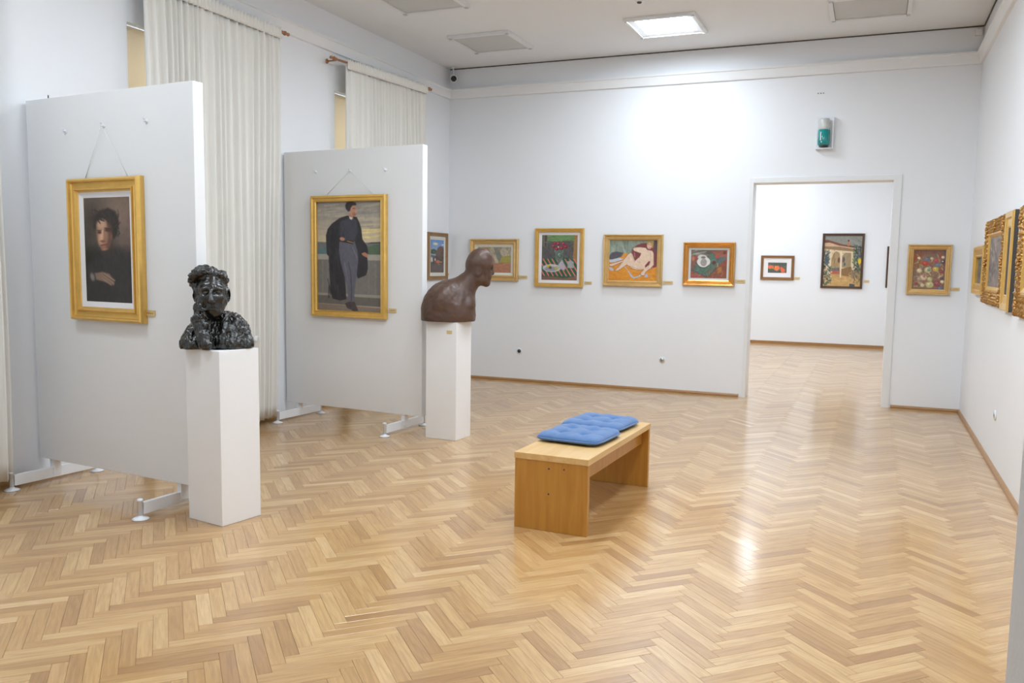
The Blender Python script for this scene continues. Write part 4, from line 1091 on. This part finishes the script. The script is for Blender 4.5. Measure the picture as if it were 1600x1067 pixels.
c.ell(498, 490, 126, 100, (214, 210, 206), soft=10).ell(470, 400, 90, 46, (196, 200, 194), soft=12).ell(500, 500, 60, 70, (150, 146, 142), soft=12).ell(490, 405, 44, 22, (128, 104, 100), soft=8)
c.line([(372, 520), (430, 590), (520, 605), (610, 540)], 8, (60, 52, 56), soft=6)
c.ell(694, 505, 36, 36, (104, 48, 52), soft=8).ell(740, 390, 26, 30, (196, 80, 74), soft=12).ell(296, 430, 32, 46, (176, 110, 80), soft=12).ell(362, 400, 20, 24, (180, 70, 70), soft=8)
c.line([(765, 510), (768, 575)], 9, (196, 190, 150), soft=5).poly([(770, 600), (840, 580), (850, 680), (770, 700)], (166, 116, 60), soft=12)
c.ell(890, 315, 34, 30, (120, 54, 46), soft=8).strokes(30, (560, 600, 940, 800), [(110, 66, 58), (150, 90, 64), (96, 80, 84), (170, 110, 84)], 70, 14, -60, .5, 30).mottle(5, 26)
picture('small still life with a white plate in copper-gold frame beside the doorway', .636, .541, (-1.884, YW, 1.367), 0, .070, .055, 'goldred', c, .026, 'linergrey')
plate((-1.557, YW, 1.412), 0, .10, .036, 'brass title plate between the plate still life and the doorway')

# --- back wall, right of the doorway: bouquets
c = Canvas(90, 112, (195, 245), (690, 245), (165, 862), (120, 100, 84), 8)
c.grad(430, 245, 430, 420, (122, 84, 72), (142, 104, 84)).poly([(160, 300), (320, 300), (300, 560), (160, 560)], (156, 88, 50), soft=30).poly([(660, 245), (700, 245), (700, 870), (650, 870)], (92, 84, 88), soft=14)
c.strokes(90, (200, 500, 670, 840), [(176, 164, 120), (150, 136, 100), (200, 186, 150), (120, 110, 90), (140, 120, 96)], 60, 18, 0, .6, 60)
c.strokes(50, (230, 330, 660, 520), [(110, 120, 90), (160, 70, 56), (90, 104, 110), (176, 170, 130)], 46, 16, 40, .7, 60)
for x, y, r, cl in ((275, 375, 24, (214, 206, 168)), (370, 460, 52, (172, 68, 48)), (400, 395, 40, (100, 112, 128)), (470, 380, 26, (176, 182, 140)), (535, 415, 36, (180, 76, 78)), (560, 480, 34, (96, 120, 148)), (640, 430, 34, (84, 62, 76)), (636, 425, 12, (220, 216, 220)), (640, 360, 26, (206, 190, 160)), (530, 545, 44, (196, 176, 78)), (620, 585, 36, (150, 72, 60)), (280, 570, 40, (204, 188, 156)), (410, 560, 54, (188, 184, 140)), (430, 560, 26, (110, 128, 100)), (345, 680, 52, (200, 176, 148)), (356, 660, 20, (176, 104, 84)), (280, 700, 34, (170, 146, 120)), (560, 770, 62, (140, 76, 76)), (630, 740, 30, (206, 198, 164)), (620, 690, 28, (96, 74, 84)), (235, 775, 22, (150, 60, 56)), (440, 700, 40, (186, 180, 130)), (440, 790, 60, (190, 182, 128)), (330, 800, 34, (196, 180, 140)), (210, 640, 18, (90, 100, 110)), (600, 845, 40, (104, 116, 140))):
    c.ell(x, y, r, r * .8, cl, soft=14).ell(x - r * .2, y - r * .2, r * .4, r * .3, tuple(min(255, v + 28) for v in cl), soft=10)
c.strokes(40, (200, 520, 670, 840), [(70, 56, 50), (110, 80, 70), (220, 210, 180)], 26, 6, 30, .6, 60).mottle(6, 26)
picture('crowded flower still life in gold frame between doorway and right corner', .452, .566, (.586, YW, 1.327), 0, .062, .05, 'goldpale', c, 0)
plate((.822, YW, 1.375), 0, .072, .034, 'brass title plate in the right corner beside the flower still life')

# --- next room
YN = YF - .0008
c = Canvas(60, 40, (262, 528), (465, 528), (262, 645), (84, 90, 82), 9)
c.mottle(8, 8).poly([(262, 560), (320, 560), (330, 600), (290, 612), (262, 590)], (226, 112, 70), soft=8).poly([(335, 565), (380, 560), (390, 600), (360, 625), (330, 610)], (232, 120, 72), soft=8).poly([(390, 575), (415, 575), (450, 610), (445, 645), (405, 640), (400, 605)], (224, 104, 66), soft=8)
c.ell(300, 610, 24, 12, (70, 96, 60), soft=8).ell(345, 580, 8, 8, (214, 170, 80), soft=6).strokes(20, (262, 528, 465, 645), [(60, 70, 64), (100, 110, 96)], 30, 6, 20, .4, 40)
picture('little orange fruit still life with wide white mount in the next room', .675, .510, (-1.860, YN, 1.355), 0, .055, .04, 'bronzewood', c, .095, 'liner', prof=prof_flat)
plate((-1.518, YN, 1.37), 0, .10, .045, 'title plate beside the orange still life in the next room')
c = Canvas(90, 124, (88, 95), (732, 95), (78, 992), (150, 130, 100), 10)
c.poly([(60, 80), (750, 80), (750, 300), (400, 280), (60, 200)], (134, 134, 126), soft=20).strokes(20, (500, 150, 740, 280), [(150, 150, 140), (110, 116, 104), (160, 158, 150)], 80, 10, 30, .5, 20)
c.poly([(60, 180), (140, 170), (400, 250), (640, 285), (640, 320), (400, 300), (60, 280)], (112, 66, 50), soft=10).poly([(60, 225), (180, 220), (330, 270), (640, 315), (640, 350), (60, 290)], (196, 164, 132), soft=8).poly([(60, 285), (350, 290), (640, 340), (640, 390), (60, 340)], (140, 112, 80), soft=8)
c.poly([(484, 180), (510, 180), (516, 280), (486, 280)], (180, 110, 66), soft=6).poly([(484, 170), (510, 170), (510, 200), (484, 200)], (70, 44, 36), soft=4)
c.poly([(60, 330), (640, 380), (640, 700), (60, 700)], (212, 190, 154), soft=10)
c.poly([(215, 480), (225, 400), (290, 365), (350, 400), (362, 480), (362, 780), (212, 780)], (158, 132, 94), soft=8).poly([(398, 470), (410, 400), (470, 385), (552, 400), (552, 660), (398, 660)], (152, 132, 100), soft=8)
c.strokes(24, (230, 420, 350, 700), [(120, 98, 66), (176, 150, 110), (140, 116, 84), (190, 172, 110)], 120, 10, 90, .5, 6).ell(345, 530, 20, 50, (104, 62, 58), soft=10).ell(424, 520, 22, 50, (84, 80, 84), soft=10).ell(445, 600, 16, 30, (84, 88, 96), soft=8)
c.poly([(215, 670), (362, 660), (362, 720), (215, 720)], (100, 100, 104), soft=8).poly([(210, 720), (362, 715), (362, 770), (210, 775)], (176, 92, 66), soft=10).poly([(392, 680), (560, 640), (560, 830), (392, 820)], (124, 92, 54), soft=8)
for x in range(400, 560, 24): c.line([(x, 680), (x, 815)], 7, (160, 122, 74), soft=5)
c.poly([(200, 770), (560, 820), (730, 860), (740, 1010), (60, 1010), (120, 860)], (190, 152, 94), soft=14).strokes(26, (200, 800, 640, 980), [(206, 170, 112), (172, 134, 80), (214, 178, 124)], 70, 14, 10, .5, 20)
c.line([(380, 380), (380, 830)], 22, (226, 206, 176), soft=6).line([(195, 350), (185, 860)], 24, (214, 196, 166), soft=6).line([(215, 480), (240, 400), (290, 362), (360, 392), (378, 440)], 12, (222, 202, 170), soft=5).line([(400, 440), (440, 388), (560, 392)], 12, (222, 202, 170), soft=5)
c.strokes(70, (80, 360, 170, 640), [(54, 76, 74), (74, 84, 110), (44, 66, 60), (90, 110, 90)], 40, 16, 70, .8, 40).strokes(80, (80, 640, 210, 980), [(60, 88, 62), (40, 62, 48), (222, 186, 166), (90, 120, 84)], 36, 16, 45, .8, 50)
c.strokes(110, (590, 270, 735, 720), [(56, 80, 62), (44, 62, 60), (96, 120, 70), (70, 74, 110)], 40, 18, 60, .8, 50).ell(700, 545, 30, 50, (226, 190, 30), soft=10).strokes(60, (550, 680, 735, 960), [(160, 136, 60), (84, 70, 60), (60, 64, 84), (196, 164, 84), (130, 100, 60)], 50, 10, 80, .7, 30)
c.poly([(540, 940), (630, 950), (630, 1000), (540, 1000)], (74, 80, 92), soft=10).mottle(4, 34)
picture('veranda of a house among plants in dark wooden frame in the next room', .805, 1.122, (-.583, YN, 1.205), 0, .045, .04, 'darkframe', c, 0, prof=prof_flat)
plate((-.155, YN, 1.33), 0, .085, .05, 'title plate beside the veranda painting in the next room')
c = Canvas(20, 26, (0, 0), (100, 0), (0, 130), (80, 76, 70), 11).mottle(14, 6)
picture('dark framed picture peeping past the right door jamb in the next room', .64, .83, (.570, YN, 1.24), 0, .045, .035, 'darkframe', c, 0, prof=prof_flat)

# --- right wall, seen almost edge-on
RW = XR - .0008
def dusky(seed, base):
    c = Canvas(50, 60, (0, 0), (100, 0), (0, 130), base, seed).mottle(10, 5)
    c.strokes(70, (0, 0, 100, 130), [tuple(int(v * k) for v in base) for k in (.6, .8, 1.2, 1.4)], 26, 7, 30, .5, 60); return c
picture('plain gold frame on the right wall, farthest from the viewer', .82, .475, (RW, 9.47, 1.372), -math.pi / 2, .11, .05, 'gold', dusky(12, (96, 96, 90)), 0, group='gold frames on the right wall', prof=prof_flat)
def ornate_picture(label, W, H, loc, seed, base, fw=.15, dep=.045, amp=.009):
    root = empty('framed_painting', loc, -math.pi / 2, label, 'painting', 'gold frames on the right wall')
    key = [(0, 0), (0, dep * .5), (.010, dep * .85), (fw * .2, dep), (fw * .45, dep * .85), (fw * .7, dep * .72), (fw * .73, dep * .45), (fw * .76, .002)]
    pf = key[:3] + [(.010 + (fw * .7 - .010) * q / 11, dep * (.9 - .2 * q / 11)) for q in range(1, 12)] + key[6:]
    rect_sweep(W, H, pf, amp, seed).build('carved_frame', M['goldornate'], root)
    k = fw * .74
    sub = rect_sweep(W - 2 * k, H - 2 * k, [(0, 0), (0, dep * .6), (fw * .1, dep * .62), (fw * .26, dep * .3), (fw * .26, .002)]).build('inner_moulding', M['gold'], root); sub.location = (0, 0, k)
    # scrolls and shells at corners and centres
    for (cx_, cz_) in ((-W / 2 + .07, .07), (W / 2 - .07, .07), (-W / 2 + .07, H - .07), (W / 2 - .07, H - .07), (0, .06), (0, H - .06), (-W / 2 + .06, H / 2), (W / 2 - .06, H / 2)):
        sc = MB()
        for q in range(9):
            a = q * 2.4; rr = .012 + .0055 * q
            sc.ball((cx_ + rr * math.cos(a), -dep + .004, cz_ + rr * math.sin(a)), (.014, .012, .014), 8, 6)
        sc.ball((cx_, -dep + .002, cz_), (.02, .014, .02), 10, 6)
        sc.build('carved_scroll', M['goldornate'], root)
    iw, ih = W - 2 * fw, H - 2 * fw
    o = dusky(seed, base).mesh(iw + .02, ih + .02, root, -.012); o.location = (0, 0, fw - .01)
    MB().box(-W / 2 + .02, W / 2 - .02, -.0035, -.0005, .02, H - .02).build('backing_board', M['backing'], root)
    return root
ornate_picture('carved ornate gold frame on the right wall, second from the corner', 1.20, .735, (RW, 8.43, 1.315), 13, (124, 112, 106))
pc = picture('tall plain gold frame with dark sides on the right wall, third from the corner', .40, .765, (RW, 7.56, 1.297), -math.pi / 2, .13, .045, 'gold', dusky(14, (90, 84, 80)), 0, group='gold frames on the right wall', prof=prof_flat)
MB().box(-.2015, .2015, -.030, -.0006, -.0015, .7665).build('dark_edge', M['backing'], pc)
ornate_picture('heavily carved gold frame cut off by the right picture edge', 1.10, .77, (RW, 6.50, 1.290), 15, (110, 96, 84), fw=.20, dep=.045, amp=.009)

# ================================================================== SMALL WALL AND CEILING FITTINGS
al = empty('alarm_beacon', (-.596, YW, 2.985), 0, 'teal and clear alarm beacon on white plate above the doorway', 'alarm')
MB().box(-.095, .095, -.022, -.0005, 0, .375, .004).build('back_plate', M['white'], al)
MB().box(-.095, .080, -.085, -.022, .004, .016, .002).build('shelf_lip', M['white'], al)
MB().box(.080, .095, -.060, -.022, 0, .375, .003).build('side_lip', M['white'], al)
MB().lathe([(.055, .045), (.066, .055), (.068, .10), (.068, .215), (.062, .222)], (-.01, -.062, 0), 24).build('teal_dome', M['teal'], al)
MB().lathe([(.050, .028), (.050, .045)], (-.01, -.062, 0), 20).build('socket_ring', M['darksteel'], al)
MB().lathe([(.062, .222), (.064, .235), (.064, .325), (.058, .345), (.052, .349)], (-.01, -.062, 0), 24).build('clear_dome', M['clearlens'], al)
m_ = MB().box(-.048, -.036, -.131, -.126, .095, .185).ball((-.03, -.129, .078), .009); m_.build('white_mark', M['white'], al)

def socket(loc, rz, label, r=.035, double=False):
    root = empty('wall_socket', loc, rz, label, 'socket', 'wall sockets')
    MB().lathe([(r, -.0005), (r, -.006), (r * .85, -.010)], (0, 0, 0), 24, 'y').build('cover', M['white'], root)
    MB().lathe([(r * .62, -.010), (r * .62, -.0125)], (0, 0, 0), 20, 'y').build('insert', M['darksteel' if not double else 'steel'], root)
    for s in (-1, 1): MB().lathe([(.004, -.0125), (.003, -.0135)], (s * .009, 0, 0), 10, 'y').build('pin_hole', M['black'], root)
socket((-4.413, YW, .418), 0, 'round grey wall socket below the red flowers painting', .042)
socket((-2.432, YW, .408), 0, 'round white wall socket below the reclining figure painting', .042, True)
socket((RW, 7.86, .435), -math.pi / 2, 'round white wall socket low on the right wall', .045, True)

sc_ = empty('security_camera', (-5.400, 10.66, HCEIL), 0, 'small white security camera with black lens in the ceiling corner', 'security camera')
MB().lathe([(.03, -.0005), (.03, -.012), (.010, -.016), (.010, -.10)], (0, 0, 0), 16).build('bracket', M['white'], sc_)
dirv = Vector((.55, -.78, -.30)).normalized(); p0 = Vector((0, 0, -.15))
MB().tube([p0 - dirv * .055, p0 - dirv * .05, p0 + dirv * .05], [.03, .048, .05], 20).build('housing', M['white'], sc_)
MB().tube([p0 + dirv * .048, p0 + dirv * .058], [.040, .036], 20).build('lens', M['black'], sc_)
sd = empty('ceiling_sensor', (-2.287, 8.60, HCEIL), 0, 'tiny dark ceiling sensor at the top picture edge', 'sensor')
MB().lathe([(.05, -.0005), (.048, -.02), (.03, -.035)], (0, 0, 0), 20).build('base', M['white'], sd)
MB().lathe([(.026, -.034), (.020, -.046), (.008, -.05)], (0, 0, 0), 16).build('detector_head', M['darksteel'], sd)
jb = empty('junction_box', (.93, D - .0008, 4.15), 0, 'small grey junction box in the upper right ceiling corner', 'junction box')
MB().box(-.035, .035, -.03, -.0005, 0, .07, .004).build('box', M['mould'], jb)
MB().tube([(.0, -.012, .07), (.0, -.012, HCEIL - 4.15 - .014)], .006, 8).build('cable', M['white'], jb)
wh = MB(); r0 = empty('wall_bolts', (-.665, YW, 3.636), 0, 'row of tiny dark bolts on the wall above the alarm', 'bolts')
for k in range(3): MB().lathe([(.006, -.0005), (.006, -.006), (.003, -.008)], (-.03 + k * .03, 0, 0), 10, 'y').build('bolt', M['darksteel'], r0)
